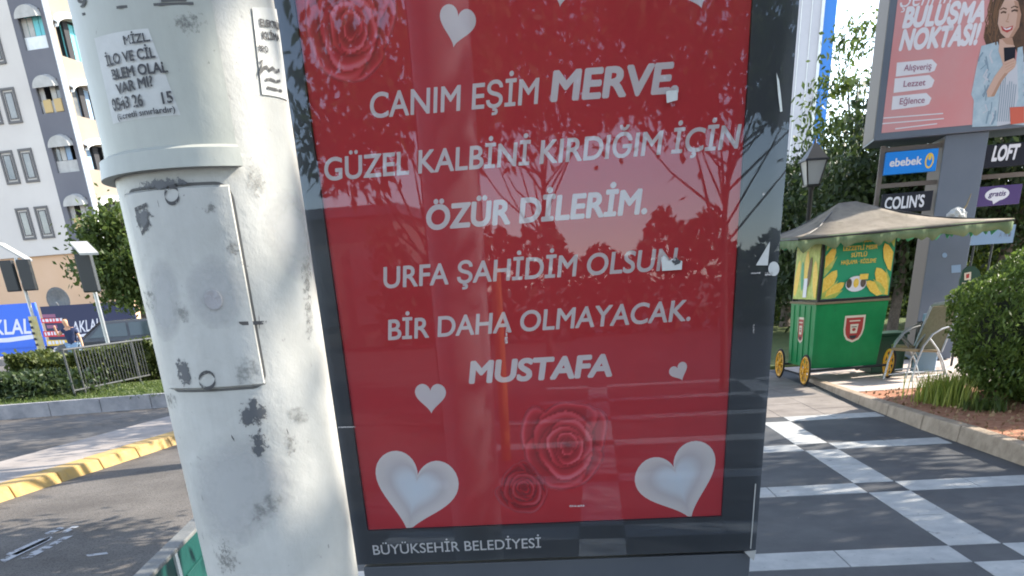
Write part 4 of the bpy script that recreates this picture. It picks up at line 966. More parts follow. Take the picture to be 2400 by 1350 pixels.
for a, b in ((E[0],E[1]),(E[1],E[2]),(E[2],E[3]),(E[3],E[0])): mb.tube([np.array(a)-np.array([0,0,.02]), np.array(b)-np.array([0,0,.02])], .012, 6)
for e, p in zip(E, (PK[0],PK[1],PK[1],PK[0])): mb.tube([np.array(e)-np.array([0,0,.03]), (np.array(e)+np.array(p))/2-np.array([0,0,.09]), np.array(p)-np.array([0,0,.03])], .010, 6)
mb.build('canopy_frame', M['dark'], t)
def wheel(x, y, z, r):
    w_ = MB(); n = 28
    for rad, tr_, mi in ((r-.012,.016,1),(r-.04,.018,0)):
        pts = [(x, y+rad*math.cos(2*math.pi*k/n), z+rad*math.sin(2*math.pi*k/n)) for k in range(n+1)]; w_.tube(pts, tr_, 8, mi, False)
    for k in range(8): a = 2*math.pi*k/8; w_.tube([(x,y,z),(x,y+(r-.03)*math.cos(a),z+(r-.03)*math.sin(a))], .012, 6, 0)
    w_.tube([(x-.035,y,z),(x+.035,y,z)], .035, 12, 0); return w_.build('wheel', [M['wheel'], M['tyre']], t)
wheel(4.66,13.12,.215,.215); wheel(4.68,14.36,.215,.215); wheel(5.90,13.12,.215+bedz(13.1),.215); wheel(5.92,14.3,.26,.215)
MB().tube([(4.66,13.12,.2),(5.90,13.12,.22)], .018, 8).build('axle', M['dark'], t); MB().tube([(4.68,14.36,.2),(5.92,14.3,.24)], .018, 8).build('axle', M['dark'], t)
# bundle on the canopy edge
pt = atY(2250,505,13.5); tb = thing('plastic_bundle', (pt[0],13.6,2.02), 'white crumpled plastic bundle lying on the canopy edge', 'bundle')
bm_ = bmesh.new(); bmesh.ops.create_icosphere(bm_, subdivisions=3, radius=.13)
rb_ = random.Random(4)
for v in bm_.verts: v.co *= 1+.18*math.sin(9*v.co.x/.13+2)*math.sin(7*v.co.z/.13)+rb_.uniform(-.05,.05); v.co.z = v.co.z*.75+.08
me = D.meshes.new('bag'); bm_.to_mesh(me); me.materials.append(M['paper']); o = D.objects.new('bag', me); COL.objects.link(o); o.parent = tb
MB().tube([(.05,0,.1),(.12,0,.2),(.16,.0,.34)], [.02,.012,.006], 6).build('knot', M['sling'], tb, local=True)

# ================================================================== CHAIRS BESIDE THE CART
def make_chair(loc, label, rz):
    t = thing('garden_chair', loc, label, 'chair', 'garden chairs beside the cart', rz)     # faces -X in local space
    for s_ in (-.27, .27):
        fr = MB(); fr.tube([(-.30,s_,0),(-.26,s_,.25),(-.18,s_,.46),(-.05,s_,.60),(.10,s_,.66),(.22,s_,.68)], .014, 8); fr.tube([(.34,s_,0),(.22,s_,.22),(.08,s_,.40),(-.10,s_,.56)], .013, 8)
        fr.tube([(-.22,s_,.06),(.30,s_,.06)], .012, 8); fr.build('side_frame', M['steel'], t, local=True)
    st = MB(); st.hexa([(-.26,-.25,.39),(.18,-.25,.35),(.18,.25,.35),(-.26,.25,.39),(-.27,-.25,.43),(.18,-.25,.385),(.18,.25,.385),(-.27,.25,.43)]); st.build('seat', M['sling'], t, local=True, bevel=.012)
    bk = MB(); bk.hexa([(.15,-.25,.37),(.185,-.25,.37),(.185,.25,.37),(.15,.25,.37),(.36,-.24,.92),(.39,-.24,.92),(.39,.24,.92),(.36,.24,.92)]); bk.build('backrest', M['sling'], t, local=True, bevel=.01)
    MB().tube([(.365,-.27,.93),(.385,0,.96),(.365,.27,.93)], .013, 8).tube([(.155,-.27,.36),(.365,-.27,.93)], .013, 8).tube([(.155,.27,.36),(.365,.27,.93)], .013, 8).build('back_frame', M['steel'], t, local=True)
    return t
zc = bedz(13)+.01
ch = make_chair((6.12,12.72,zc), 'nearer beige garden chair with curved metal arms beside the green cart', R(18))
copy_thing(ch, (6.33,13.22,zc), 'farther beige garden chair half hidden behind the nearer one', R(10))
mb = MB(); tb = thing('pale_board', (6.75,13.5,zc), 'plain pale blue board leaning beside the garden chairs', 'board')
a, b, c, d_ = [np.array(v) for v in ((6.45,13.55,zc),(6.72,13.35,zc),(6.78,13.45,zc+.82),(6.56,13.65,zc+.80))]
mb.hexa([a,b,b+np.array([.03,.05,0]),a+np.array([.03,.05,0]),d_,c,c+np.array([.03,.05,0]),d_+np.array([.03,.05,0])]); mb.build('panel', M['boardblue'], tb)
MB().box(6.5,6.8,13.62,13.68,zc,zc+.7).build('strut', M['dark'], tb)
tb = thing('crate', (6.2,13.9,zc), 'dark green storage crate standing behind the chairs', 'crate')
MB().box(5.92,6.42,13.75,14.2,zc,zc+.52).build('box', M['darkgreen'], tb, bevel=.01); MB().box(5.9,6.44,13.73,14.22,zc+.521,zc+.56).build('lid', M['darkgreen'], tb, bevel=.01)

# ================================================================== BILLBOARD TOTEM
BPn = Plane(atY(2015,335,15.5), -R(13))
t = thing('billboard_totem', tuple(BPn.P(1.6,0)), 'tall grey totem with a salmon billboard of a laughing woman and shop name boards', 'billboard')
def bz(x, y): return BPn.uz(x, y)
fb = lambda off: (lambda u, z: BPn.P(u, z, off))
u0, z0 = bz(2048,330); uPa = bz(2196,470)[0]; uPb = bz(2294,470)[0]; WB = 3.5
MB().pbox(BPn, 0+u0, u0+WB, z0, z0+3.1, -1.05, 0).build('cabinet', M['pole'], t, bevel=.01)
sd_ = MB(); sd_.pbox(BPn, u0-.007, u0-.001, z0+.03, z0+3.05, -1.03, -.03); sd_.build('side_cover', M['poleside'], t)
MB().pbox(BPn, uPa, uPb, .04, z0-.003, -.98, -.06).build('post', M['pole'], t, bevel=.01)
MB().pbox(BPn, uPa-.004, uPa-.001, .1, z0-.05, -.96, -.08).build('post_side', M['poleside'], t)
ul = bz(2066,310)[0]; zl = bz(2066,312)[1]
mb = MB(); mb.pbox(BPn, ul, u0+WB-.14, zl, z0+2.95, -.004, .004); ad = mb.build('poster', M['salmon'], t)
def AP(q, pts, mi=0, off=.006): put_poly(q, [bz(x, y) for x, y in pts], fb(off), mi)
def aline(q, body, x0,y0,x1,y1,cap,bold,shear,off=.006,mi=0): a, b = bz(x0,y0), bz(x1,y1); put_text(q, body, a, b, bz(x0,y0-cap)[1]-a[1], fb, off, bold, shear, mi)
q = MB(); aline(q, 'BULUŞMA', 2116,64,2304,49,44,.055,.2); aline(q, 'NOKTASI!', 2108,117,2292,102,44,.055,.2); aline(q, 'Şehrin', 2108,18,2232,6,40,.0,.3); q.build('lettering', M['adwhite'], ad)
for (x0,y0,x1,y1,body,a0,a1) in ((2100,143,2196,176,'Alışveriş',2118,2182),(2095,180,2190,214,'Lezzet',2117,2168),(2090,222,2183,254,'Eğlence',2108,2166)):
    q = MB(); AP(q, [(x0+2,y0+4),(x1-12,y0-4),(x1,y0+8),(x1-6,y1-10),(x1-16,y1-6),(x0-1,y1+4)]); lb = q.build('label_tab', M['adwhite'], ad)
    q = MB(); aline(q, body, a0, (y0+y1)/2+7, a1, (y0+y1)/2+3, 14, .01, 0, .009); q.build('lettering', M['maroon'], lb)
q = MB()
for a, b in (((2070,277),(2210,266)),((2068,290),(2212,278)),((2098,302),(2196,290))): put_stroke(q, [bz(*a), bz(*b)], .014, fb(.006))
q.build('small_print', M['adwhite'], ad)
# printed photograph of a woman with a phone
q = MB(); W = AP; rw = random.Random(12)
def wline(pts, wpx, mi, off): put_stroke(q, [bz(x, y) for x, y in pts], wpx*15.5/2190, fb(off), mi)
W(q, [(2338,-30),(2375,-52),(2420,-50),(2460,-20),(2470,60),(2462,150),(2430,205),(2400,215),(2392,150),(2378,108),(2330,106),(2312,109),(2305,88),(2309,66),(2322,50),(2328,22)], 0, .006)
W(q, [(2354,0),(2372,-6),(2386,4),(2393,34),(2388,64),(2374,86),(2358,90),(2345,78),(2338,56),(2342,24)], 1, .008)
W(q, [(2376,2),(2386,4),(2393,34),(2388,64),(2374,86),(2364,89),(2380,62),(2384,34)], 6, .0084)
W(q, [(2345,61),(2356,66),(2374,60),(2372,70),(2360,77),(2349,72)], 2, .010); W(q, [(2349,64),(2358,68),(2371,63),(2367,69),(2356,71)], 5, .012)
wline([(2345,31),(2351,28),(2358,30)], 3, 0, .010); wline([(2370,27),(2377,24),(2385,26)], 3, 0, .010); wline([(2344,23),(2351,19),(2359,22)], 2, 0, .010); wline([(2369,19),(2377,15),(2386,18)], 2, 0, .010)
wline([(2364,32),(2361,46),(2357,50),(2364,52)], 2, 6, .010)
for k in range(26):
    t0 = rw.uniform(0,1); x0 = 2326+rw.uniform(-6,22); y0 = rw.uniform(-25,30); wline([(x0,y0),(x0-6+rw.uniform(-4,4),y0+28),(x0-12+rw.uniform(-8,8),y0+58),(x0-14+rw.uniform(-8,10),min(106,y0+85))], rw.uniform(1.2,2.6), 9 if k % 3 else 0, .0068+.00002*k)
for k in range(16):
    x0 = 2392+rw.uniform(0,16); y0 = rw.uniform(-10,50); wline([(x0,y0),(x0+5,y0+45),(x0+2,y0+95),(x0+8,y0+140)], rw.uniform(1.2,2.6), 9 if k % 2 else 0, .0074+.00002*k)
W(q, [(2342,92),(2360,92),(2378,108),(2372,140),(2350,150),(2340,120)], 1, .0085); W(q, [(2346,90),(2372,88),(2376,106),(2358,104)], 6, .0088)
W(q, [(2300,108),(2338,98),(2348,130),(2352,180),(2340,295),(2278,298),(2282,236),(2276,222),(2288,160)], 3, .007)
W(q, [(2385,112),(2470,90),(2500,300),(2372,292),(2370,240)], 3, .0072); W(q, [(2345,165),(2384,150),(2386,230),(2368,290),(2336,296)], 4, .0078)
for k in range(34):
    left = k % 2; x0 = rw.uniform(2302,2336) if left else rw.uniform(2388,2440); y0 = rw.uniform(115,270); wline([(x0,y0),(x0+rw.uniform(-10,8),y0+rw.uniform(8,18)),(x0+rw.uniform(-14,6),y0+rw.uniform(20,34))], rw.uniform(1.2,3.4), 10 if k % 3 else 4, .0082+.00002*k)
for k in range(8): x0 = 2346+5*k; wline([(x0,180+rw.uniform(0,20)),(x0-3,225),(x0-9,285)], 1.6, 10, .0092+.00002*k)
W(q, [(2330,180),(2352,150),(2376,138),(2382,146),(2378,158),(2362,172),(2348,190),(2330,226),(2314,228),(2312,214)], 1, .0105); W(q, [(2362,172),(2348,190),(2330,226),(2322,227),(2340,192),(2354,172)], 6, .0108)
W(q, [(2352,112),(2380,110),(2378,150),(2354,152)], 7, .0098)
for k in range(4): W(q, [(2352+k*1.5,146+k*6.5),(2376-k,136+k*6.5),(2378-k,140.5+k*6.5),(2355+k,151+k*6.5)], 1, .0115); W(q, [(2354+k*1.5,151.5+k*6.5),(2377-k,141.5+k*6.5),(2377-k,142.5+k*6.5),(2355+k,152.5+k*6.5)], 6, .0118)
W(q, [(2366,252),(2400,250),(2400,288),(2368,292)], 8, .0125)
q.build('printed_woman', [M['hairp'], M['skinp'], M['lips'], M['denim'], M['shirtp'], M['adwhite'], mat('skin shade print', (.42,.25,.18), .6), M['signblack'], mat('orange print', (.55,.12,.08), .6), mat('hair light print', (.16,.085,.045), .6), mat('denim fold print', (.20,.29,.38), .6)], ad)
# shop name boards on both sides of the post
def board(name_px, mt, label, th=.1, off=-.1):
    xs = name_px; ua, zt_ = bz(xs[0], xs[1]); ub, zb_ = bz(xs[2], xs[3]); zt_ = max(zt_, zb_)
    mb = MB(); mb.pbox(BPn, ua, ub, zb_, zt_, off-th, off); b = mb.build('sign_board', mt, t, label=label, bevel=.004); return b, ua, ub, zb_, zt_
def sl_line(b, body, ua, ub, z, cap, bold, shear, mt, off): q = MB(); put_text(q, body, (ua,z), (ub,z), cap, fb, off, bold, shear); return q.build('lettering', mt, b)
def sgn(x0, x1, yc_top, yc_bot, mt, label):
    xm = (x0+x1)/2; ua = bz(x0,(yc_top+yc_bot)/2)[0]; ub = bz(x1,(yc_top+yc_bot)/2)[0]; zt_ = bz(xm,yc_top)[1]; zb_ = bz(xm,yc_bot)[1]
    b = MB().pbox(BPn, ua, ub, zb_, zt_, -.2, -.08).build('sign_board', mt, t, label=label, bevel=.004); return b, ua, ub, zb_, zt_
b, ua, ub, zb_, zt_ = sgn(2078,2199,351,404,M['signblue'],'bright blue board with white lettering'); h = zt_-zb_; wd = ub-ua
sl_line(b, 'ebebek', ua+wd*.09, ua+wd*.70, zb_+h*.36, h*.34, .03, 0, M['adwhite'], -.076)
q = MB(); put_poly(q, ell(ua+wd*.85, zb_+h*.48, wd*.085, h*.34), fb(-.076), 0); put_poly(q, ell(ua+wd*.85, zb_+h*.46, wd*.055, h*.24), fb(-.073), 1); put_poly(q, ell(ua+wd*.85, zb_+h*.6, wd*.028, h*.1), fb(-.070), 0); q.build('emblem', [M['corn'], M['signblue']], b)
b, ua, ub, zb_, zt_ = sgn(2069,2187,450,496,M['signblack'],'black board with white capitals left of the post'); h = zt_-zb_; wd = ub-ua
sl_line(b, "COLIN'S", ua+wd*.07, ua+wd*.84, zb_+h*.22, h*.58, .03, 0, M['adwhite'], -.076)
b, ua, ub, zb_, zt_ = sgn(2306,2428,334,388,M['signblack'],'black board with slanted white capitals right of the post'); h = zt_-zb_; wd = ub-ua
sl_line(b, 'LOFT', ua+wd*.2, ua+wd*.70, zb_+h*.3, h*.6, .05, .15, M['adwhite'], -.076)
b, ua, ub, zb_, zt_ = sgn(2291,2396,434,480,M['signpurple'],'purple board with a white speech bubble'); h = zt_-zb_; wd = ub-ua
q = MB(); put_poly(q, ell(ua+wd*.47, zb_+h*.56, wd*.27, h*.33), fb(-.076)); put_poly(q, [(ua+wd*.38,zb_+h*.30),(ua+wd*.56,zb_+h*.26),(ua+wd*.42,zb_+h*.06)], fb(-.0755)); bb = q.build('speech_bubble', M['adwhite'], b)
sl_line(bb, 'gratis', ua+wd*.28, ua+wd*.66, zb_+h*.47, h*.26, .02, .15, M['signpurple'], -.073)
ua = bz(2066,420)[0]
for zq in (bz(2120,430)[1], bz(2110,345)[1]): MB().pbox(BPn, ua+.041, uPa-.005, zq-.03, zq+.03, -.26, -.205).build('sign_arm', M['poleside'], t)
MB().pbox(BPn, ua-.03, ua+.04, bz(2060,500)[1], bz(2060,340)[1], -.26, -.205).build('sign_arm', M['poleside'], t); mb = MB()
zq = bz(2340,410)[1]; mb.pbox(BPn, uPb+.005, bz(2420,400)[0], zq-.03, zq+.03, -.26, -.205)
mb.build('sign_arm', M['poleside'], t)
q = MB(); AP(q, [(2232,640),(2254,638),(2254,620),(2232,622)], 0, -.052); q.build('sticker', M['boardblue'], t); q = MB(); AP(q, ell(2216,598,6,6,10), 0, -.052); q.build('sticker', M['boardblue'], t)
# white board on its own posts farther right
WP = Plane(atY(2320,552,17.0), -R(10)); ua, zt_ = WP.uz(2262,540); ub = WP.uz(2378,545)[0]; zb_ = WP.uz(2320,572)[1]; zt_ = WP.uz(2320,530)[1]
c = WP.P((ua+ub)/2, 0); tw = thing('white_sign', (c[0],c[1],.06), 'small white notice board on two thin posts behind the canopy', 'sign')
wb = MB().pbox(WP, ua, ub, zb_, zt_, -.03, 0).build('board', M['boardblue'], tw)
for s_ in (.25, .62): p = WP.P(ua+(ub-ua)*s_, 0, -.05); MB().tube([(p[0],p[1],.06),(p[0],p[1],zt_-.02)], .022, 8).build('post', M['dark'], tw)
q = MB()
for i, s_ in enumerate((.70,.80,.88)): put_text(q, 'ANI'[i], (ua+(ub-ua)*s_, zb_+.1), (ua+(ub-ua)*(s_+.05), zb_+.1), .07, lambda o: (lambda u, z: WP.P(u, z, o)), .004)
q.build('lettering', M['pole'], wb)
# dark green rounded park sign
PPn = Plane(atY(2275,670,14.2), -R(8)); c = PPn.p0; tp_ = thing('park_sign', (c[0],c[1],bedz(14)), 'dark green park sign with a rounded top and pale writing left of the big shrub', 'sign')
def pz(x, y): return PPn.uz(x, y)
poly = [pz(x, y) for x, y in ((2244,720),(2250,655),(2256,634),(2268,624),(2284,624),(2296,634),(2300,652),(2312,654),(2318,668),(2312,720))]
mb = MB(); mb.prism(poly, lambda u,z: PPn.P(u,z,0), lambda u,z: PPn.P(u,z,-.04)); pb2 = mb.build('board', M['darkgreen'], tp_)
q = MB(); put_poly(q, [pz(x,y) for x,y in ((2260,640),(2276,637),(2275,655),(2260,657))], lambda u,z: PPn.P(u,z,.004), 0); put_poly(q, [pz(x,y) for x,y in ((2264,643),(2272,641),(2271,651),(2264,653))], lambda u,z: PPn.P(u,z,.007), 1); q.build('crest', [M['crestpale'], M['crestred']], pb2)
q = MB()
for i, (y, x0, x1) in enumerate(((668,2254,2280),(680,2252,2296),(690,2252,2290))):
    a, b = pz(x0,y), pz(x1,y-1); put_text(q, ('PARK ALANI','YEŞİL ALAN','LÜTFEN KORUYUN')[i], a, b, .035, lambda o: (lambda u,z: PPn.P(u,z,o)), .004, .02)
q.build('lettering', M['crestpale'], pb2)
for s_ in (0, 1): p = PPn.P(pz(2254,720)[0]+.3*s_, 0, -.02); MB().tube([(p[0],p[1],bedz(14)-.02),(p[0],p[1],pz(2254,715)[1])], .02, 8).build('leg', M['dark'], tp_)

# ================================================================== PARK LAMP
lx, ly_ = 5.83, 17.0; t = thing('park_lamp', (lx,ly_,.06), 'black lantern style park lamp with frosted glass against the dark trees', 'street lamp')
MB().lathe([(.12,.06),(.12,.2),(.06,.3),(.045,.5),(.038,2.75),(.06,2.78),(.05,2.82)], (lx,ly_), 16).build('post', M['dark'], t)
mb = MB(); q = MB(); zt_, zb_ = 3.18, 2.84; a, b = .17, .10
lan = MB(); lan.hexa([(lx-b,ly_-b,zb_),(lx+b,ly_-b,zb_),(lx+b,ly_+b,zb_),(lx-b,ly_+b,zb_),(lx-a,ly_-a,zt_),(lx+a,ly_-a,zt_),(lx+a,ly_+a,zt_),(lx-a,ly_+a,zt_)]); lan.build('lantern_glass', M['lampglass'], t)
for sx in (-1,1):
    for sy in (-1,1): mb.tube([(lx+sx*b,ly_+sy*b,zb_-.01),(lx+sx*(a+.004),ly_+sy*(a+.004),zt_)], .014, 6)
mb.box(lx-b-.02,lx+b+.02,ly_-b-.02,ly_+b+.02,zb_-.03,zb_-.001)
mb.hexa([(lx-.21,ly_-.21,zt_+.001),(lx+.21,ly_-.21,zt_+.001),(lx+.21,ly_+.21,zt_+.001),(lx-.21,ly_+.21,zt_+.001),(lx-.2,ly_-.2,zt_+.03),(lx+.2,ly_-.2,zt_+.03),(lx+.2,ly_+.2,zt_+.03),(lx-.2,ly_+.2,zt_+.03)])
mb.hexa([(lx-.18,ly_-.18,zt_+.031),(lx+.18,ly_-.18,zt_+.031),(lx+.18,ly_+.18,zt_+.031),(lx-.18,ly_+.18,zt_+.031),(lx-.03,ly_-.03,zt_+.26),(lx+.03,ly_-.03,zt_+.26),(lx+.03,ly_+.03,zt_+.26),(lx-.03,ly_+.03,zt_+.26)])
mb.tube([(lx,ly_,zt_+.25),(lx,ly_,zt_+.34)], [.03,.008], 8); mb.build('lantern_frame', M['dark'], t)

# ================================================================== TOWER BLOCK FAR RIGHT
p = atY(1856,0,70); q_ = atY(1932,0,70); t = thing('tower_block', (q_[0],70,.06), 'distant pale lilac tower with a vertical blue glass strip', 'tower')
MB().box(p[0]-6, q_[0], 70, 84, .06, 30).build('wall', M['towerpale'], t); MB().box(q_[0]-.15, q_[0]+.05, 69.9, 69.99, .06, 30).build('corner_trim', M['white'], t)
MB().box(q_[0]+.051, q_[0]+.95, 70.2, 84, .06, 30).build('glass_strip', M['towerblue'], t)
for k in range(3): MB().box(q_[0]-2.2+.7*k, q_[0]-2.15+.7*k, 69.95, 69.998, .06, 30).build('wall_rib', M['white'], t)

# ================================================================== BED PLANTS
rg = np.random.default_rng(31)
t = thing('conifer_shrub', (6.35,9.75,.12), 'big rounded dense dark green conifer shrub beside the kerb', 'shrub')
n = 42000; d3 = rg.normal(size=(n,3)); d3 /= np.linalg.norm(d3, axis=1)[:,None]; r = 1-rg.exponential(.06, n); r = np.clip(r, .55, 1.04); r = np.where(rg.uniform(0,1,n) < .015, r+rg.exponential(.04, n), r)
lump = 1+.07*np.sin(d3[:,0]*7+1)*np.sin(d3[:,2]*6)+.05*np.sin(d3[:,1]*11+d3[:,0]*5)+.025*np.sin(d3[:,2]*23+d3[:,1]*9)*np.sin(d3[:,0]*19+2)
keep = np.sin(d3[:,0]*13+d3[:,2]*4)*np.sin(d3[:,2]*15+1)*np.sin(d3[:,1]*12+2) < .62
d3, r, lump = d3[keep], r[keep], lump[keep]
P_ = d3*r[:,None]*lump[:,None]; P_[:,2] = np.sign(P_[:,2])*np.abs(P_[:,2])**.8
c = np.stack([6.50+P_[:,0]*1.32, 9.75+P_[:,1]*1.35, .86+P_[:,2]*.80], 1); c = c[c[:,2] > .1]
leaf_object('foliage', c, .062, .026, L_thuja, rg, t, -.9)
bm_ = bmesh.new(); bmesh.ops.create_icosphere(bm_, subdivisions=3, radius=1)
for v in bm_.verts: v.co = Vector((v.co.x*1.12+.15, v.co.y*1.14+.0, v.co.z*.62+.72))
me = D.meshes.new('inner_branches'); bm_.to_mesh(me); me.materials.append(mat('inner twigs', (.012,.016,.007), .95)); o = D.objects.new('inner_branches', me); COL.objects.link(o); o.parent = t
def blades(name, cx, cy, sx, sy, n, h, mt, parent):
    N = n; x = cx+rg.normal(0,sx,N); y = cy+rg.normal(0,sy,N); z = np.array([bedz(v) for v in y])+.0
    hh = h*rg.uniform(.5,1.15,N); a = rg.uniform(0,2*math.pi,N); le = rg.uniform(.1,.55,N)*hh; w_ = .007
    b = np.stack([x,y,z],1); dr_ = np.stack([np.cos(a),np.sin(a),np.zeros(N)],1); sd2 = np.stack([-np.sin(a),np.cos(a),np.zeros(N)],1)*w_
    m1 = b+dr_*le[:,None]*.35+np.array([0,0,1])*hh[:,None]*.62; tp2 = b+dr_*le[:,None]+np.array([0,0,1])*hh[:,None]
    V = np.stack([b-sd2,b+sd2,m1+sd2*.8,m1-sd2*.8,tp2],1).reshape(-1,3)-np.array(parent.location); q = MB(); q.v = [tuple(v) for v in V]; q.f = []
    for i in range(N): k = 5*i; q.f += [(k,k+1,k+2,k+3),(k+3,k+2,k+4)]
    q.mi = [0]*len(q.f); q.sm = [False]*len(q.f); return q.build(name, mt, parent, local=True)
t = thing('grass_clump', (5.05,9.7,.12), 'yellow green clump of long grass at the foot of the big shrub', 'grass clump')
tag(blades('blades', 5.20, 10.0, .10, .22, 800, .32, L_grass, t), kind='stuff')
t = thing('grass_tuft', (5.0,9.0,.12), 'darker low grass tuft by the kerb in front of the shrub', 'grass clump')
tag(blades('blades', 5.26, 9.2, .10, .12, 300, .13, L_mid, t), kind='stuff')

# ================================================================== TREES
G_R = 'park trees behind the cart'
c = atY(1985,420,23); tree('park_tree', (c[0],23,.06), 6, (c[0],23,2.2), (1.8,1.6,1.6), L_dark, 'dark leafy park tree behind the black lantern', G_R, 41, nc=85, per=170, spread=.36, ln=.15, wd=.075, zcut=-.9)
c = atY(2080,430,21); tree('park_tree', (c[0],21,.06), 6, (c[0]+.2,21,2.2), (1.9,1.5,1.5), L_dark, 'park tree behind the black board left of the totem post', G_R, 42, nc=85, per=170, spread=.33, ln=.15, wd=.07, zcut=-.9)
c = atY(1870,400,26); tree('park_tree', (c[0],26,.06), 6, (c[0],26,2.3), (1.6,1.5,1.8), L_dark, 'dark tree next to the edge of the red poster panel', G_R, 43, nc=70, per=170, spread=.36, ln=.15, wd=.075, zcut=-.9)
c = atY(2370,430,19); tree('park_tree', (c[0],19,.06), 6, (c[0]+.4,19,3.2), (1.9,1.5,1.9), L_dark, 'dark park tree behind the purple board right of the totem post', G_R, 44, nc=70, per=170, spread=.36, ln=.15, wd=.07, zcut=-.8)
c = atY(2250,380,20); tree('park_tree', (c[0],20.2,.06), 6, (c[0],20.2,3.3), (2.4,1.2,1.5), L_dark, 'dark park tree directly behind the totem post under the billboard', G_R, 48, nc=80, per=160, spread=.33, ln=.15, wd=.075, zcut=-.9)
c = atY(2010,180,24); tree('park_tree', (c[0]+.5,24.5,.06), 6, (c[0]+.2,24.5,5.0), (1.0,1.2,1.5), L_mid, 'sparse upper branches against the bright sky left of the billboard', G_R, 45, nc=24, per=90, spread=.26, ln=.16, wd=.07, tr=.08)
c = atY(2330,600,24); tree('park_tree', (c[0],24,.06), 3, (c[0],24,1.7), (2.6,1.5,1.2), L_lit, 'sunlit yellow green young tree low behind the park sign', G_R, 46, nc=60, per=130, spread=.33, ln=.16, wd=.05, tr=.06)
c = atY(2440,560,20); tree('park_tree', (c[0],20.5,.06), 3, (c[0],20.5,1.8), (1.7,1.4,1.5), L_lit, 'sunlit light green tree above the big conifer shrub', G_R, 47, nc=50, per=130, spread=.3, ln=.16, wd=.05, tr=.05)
for px_ in (2108, 2170, 2345, 2385):
    c = atY(px_, 640, 20); mb = MB(); tt = thing('bare_trunk', (c[0],20,.06), 'slim dark tree trunk seen %s' % {2108:'between the cart poster and the totem post', 2170:'just behind the totem post', 2345:'right of the park sign', 2385:'at the right edge above the shrub'}[px_], 'tree trunk', 'slim trunks in the park')
    mb.tube([(c[0],20,.0),(c[0]+.05,20,1.2),(c[0]-.05,20.1,3.6)], [.13,.10,.07], 9); mb.build('trunk', M['bark'], tt)
rg = np.random.default_rng(77); n = 26000; x = rg.uniform(5, 34, n); c = np.stack([x, 31+rg.normal(0,.7,n), .1+rg.uniform(0,1,n)**.8*(3.6+.5*np.sin(x*1.7)+.3*np.sin(x*4.1))], 1)
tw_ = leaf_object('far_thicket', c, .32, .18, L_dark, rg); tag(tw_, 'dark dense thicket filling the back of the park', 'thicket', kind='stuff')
n = 9000; x = rg.uniform(5, 24, n); c = np.stack([x, 27.5+rg.normal(0,.5,n), .1+rg.uniform(0,1,n)*(.9+.25*np.sin(x*2.3))], 1)
tag(leaf_object('low_shrubbery', c, .2, .1, L_mid, rg), 'low green shrubbery along the back of the lawn', 'shrubs', kind='stuff')
# trees beyond the frame that shade the walk, the post and the road, and show in the glass
G_S = 'shade trees along the walk'
spec = [ # base x,y ; crown centre height ; radii ; seed ; clumps
 (9.7,8.2, 5.5,(2.6,2.7,1.35),61,112,'broad shade tree on the right beyond the planted bed'),
 (9.2,4.6, 5.1,(2.4,2.2,1.7),62,95,'broad shade tree on the right nearer the viewer'),
 (5.4,2.85, 5.4,(1.6,1.4,1.1),463,10,'thin crowned tree on the right that dapples the lamp post'),
 (8.5,0.3, 5.0,(2.2,2.0,1.8),64,22,'shade tree on the right behind the viewer'),
 (1.5,14.8, 4.6,(1.9,1.6,1.4),65,22,'shade tree on the walk hidden behind the poster display'),
 (0.3,7.4, 3.4,(0.85,1.4,1.1),66,44,'small shade tree close behind the poster display'),
 (0.5,17.2, 4.8,(2.0,1.6,1.5),67,34,'tree by the median hidden behind the poster display'),
]
for i, (x, y, z, rad, sd3, nc, lab) in enumerate(spec):
    thin = lab.startswith('thin'); tree('shade_tree', (x,y,0), z, (x,y,z), rad, L_mid, lab, G_S, sd3, nc=nc, per=110 if thin else 150, spread=.24 if thin else .33, ln=.14 if thin else .17, wd=.075, tr=.05 if thin else .12)
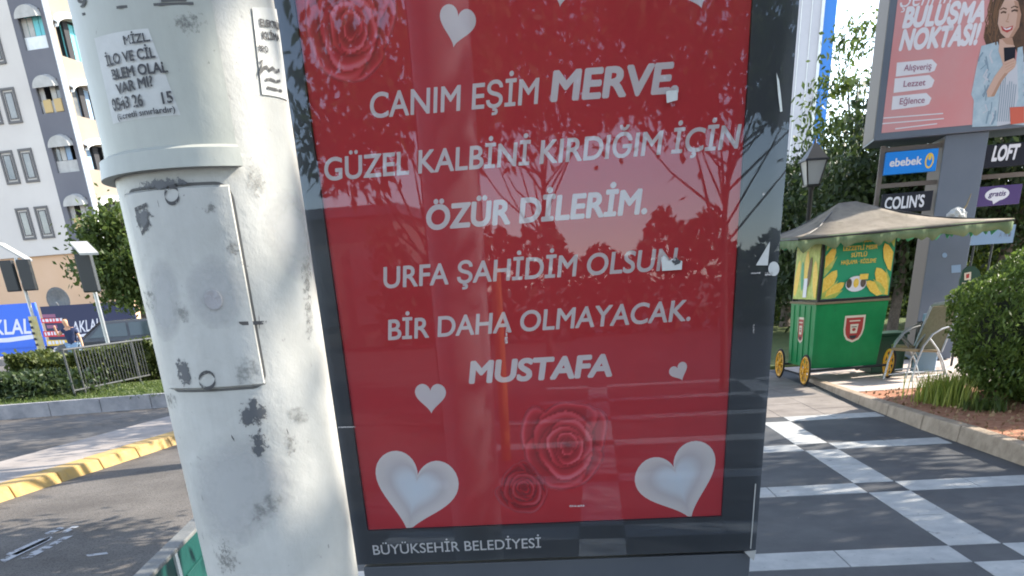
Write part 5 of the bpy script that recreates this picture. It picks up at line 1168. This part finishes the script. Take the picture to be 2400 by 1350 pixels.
for x, y, cx, cy_, cz, rad, sd3, lab in ((6.9,5.6, 3.4,5.6,7.8,(3.7,3.9,1.1),81,'unseen tall tree added to block the sky over the walk before the cart'), (6.4,1.2, 3.6,.9,7.6,(3.0,2.6,1.0),82,'unseen tall tree added to block the sky over the walk beside the viewer'), (3.0,12.6, 1.6,11.2,8.4,(3.2,2.8,1.1),83,'unseen tall tree added to block the sky over the walk behind the poster display')):
    tree('sky_block_tree', (x,y,0), cz, (cx,cy_,cz), rad, L_mid, lab, G_S, sd3, nc=120, per=75, spread=.55, ln=.36, wd=.2, tr=.16, shell=.1)  # crowns out of view, added to cut the sky light on the walk
refl = [(-1.45,-11.0,4.8,(2.1,1.3,1.5),75,44,'tree in the middle of the walk well behind the viewer'), (-2.4,-6.5,3.6,(1.5,1.4,1.1),71,14,'tree with drooping leaves behind the viewer on the road side'), (1.5,-8.4,4.2,(2.1,1.5,1.1),72,30,'tree with drooping leaves behind the viewer on the walk'), (4.6,-5.6,3.6,(1.5,1.4,1.2),73,34,'tree behind the viewer beside the planted bed')]
for i, (x, y, z, rad, sd3, nc, lab) in enumerate(refl):
    tree('shade_tree', (x,y,0), z, (x,y,z), rad, L_mid, lab, G_S, sd3, nc=nc, per=150, spread=.30, ln=.20, wd=.08, tr=.05, droop=1.3)
t = thing('orange_pole', (-1.0,-3.2,0), 'slim orange painted pole on the walk behind the viewer', 'pole')
MB().tube([(-1.0,-3.2,0),(-1.0,-3.2,1.75)], .05, 14).build('shaft', mat('orange paint', (.65,.19,.04), .5), t); MB().lathe([(.0,1.81),(.055,1.79),(.06,1.75)], (-1.0,-3.2), 14).build('cap', M['dark'], t)
t = thing('rear_building', (-12,-26,-.2), 'low cream shop building across the road behind the viewer', 'building')
MB().box(-17,-8.4,-32,-26,-.2,3.9).build('wall', M['cream'], t); MB().box(-17.3,-8.1,-32.2,-25.7,3.901,4.2).build('roof', M['greyplaster'], t)
for k in range(5):
    MB().box(-16.4+1.6*k,-15.4+1.6*k,-25.995,-25.9,.6,3.0).build('window', M['glassdark'], t)
rg = np.random.default_rng(91); n = 14000; x = rg.uniform(-8.5, 26, n); c = np.stack([x, -24+rg.normal(0,.6,n), rg.uniform(0,1,n)**.8*(2.7+.5*np.sin(x*1.3)+.35*np.sin(x*3.7))], 1)
tag(leaf_object('rear_thicket', c, .36, .2, L_dark, rg), 'dark green hedge of trees far behind the viewer', 'thicket', kind='stuff')
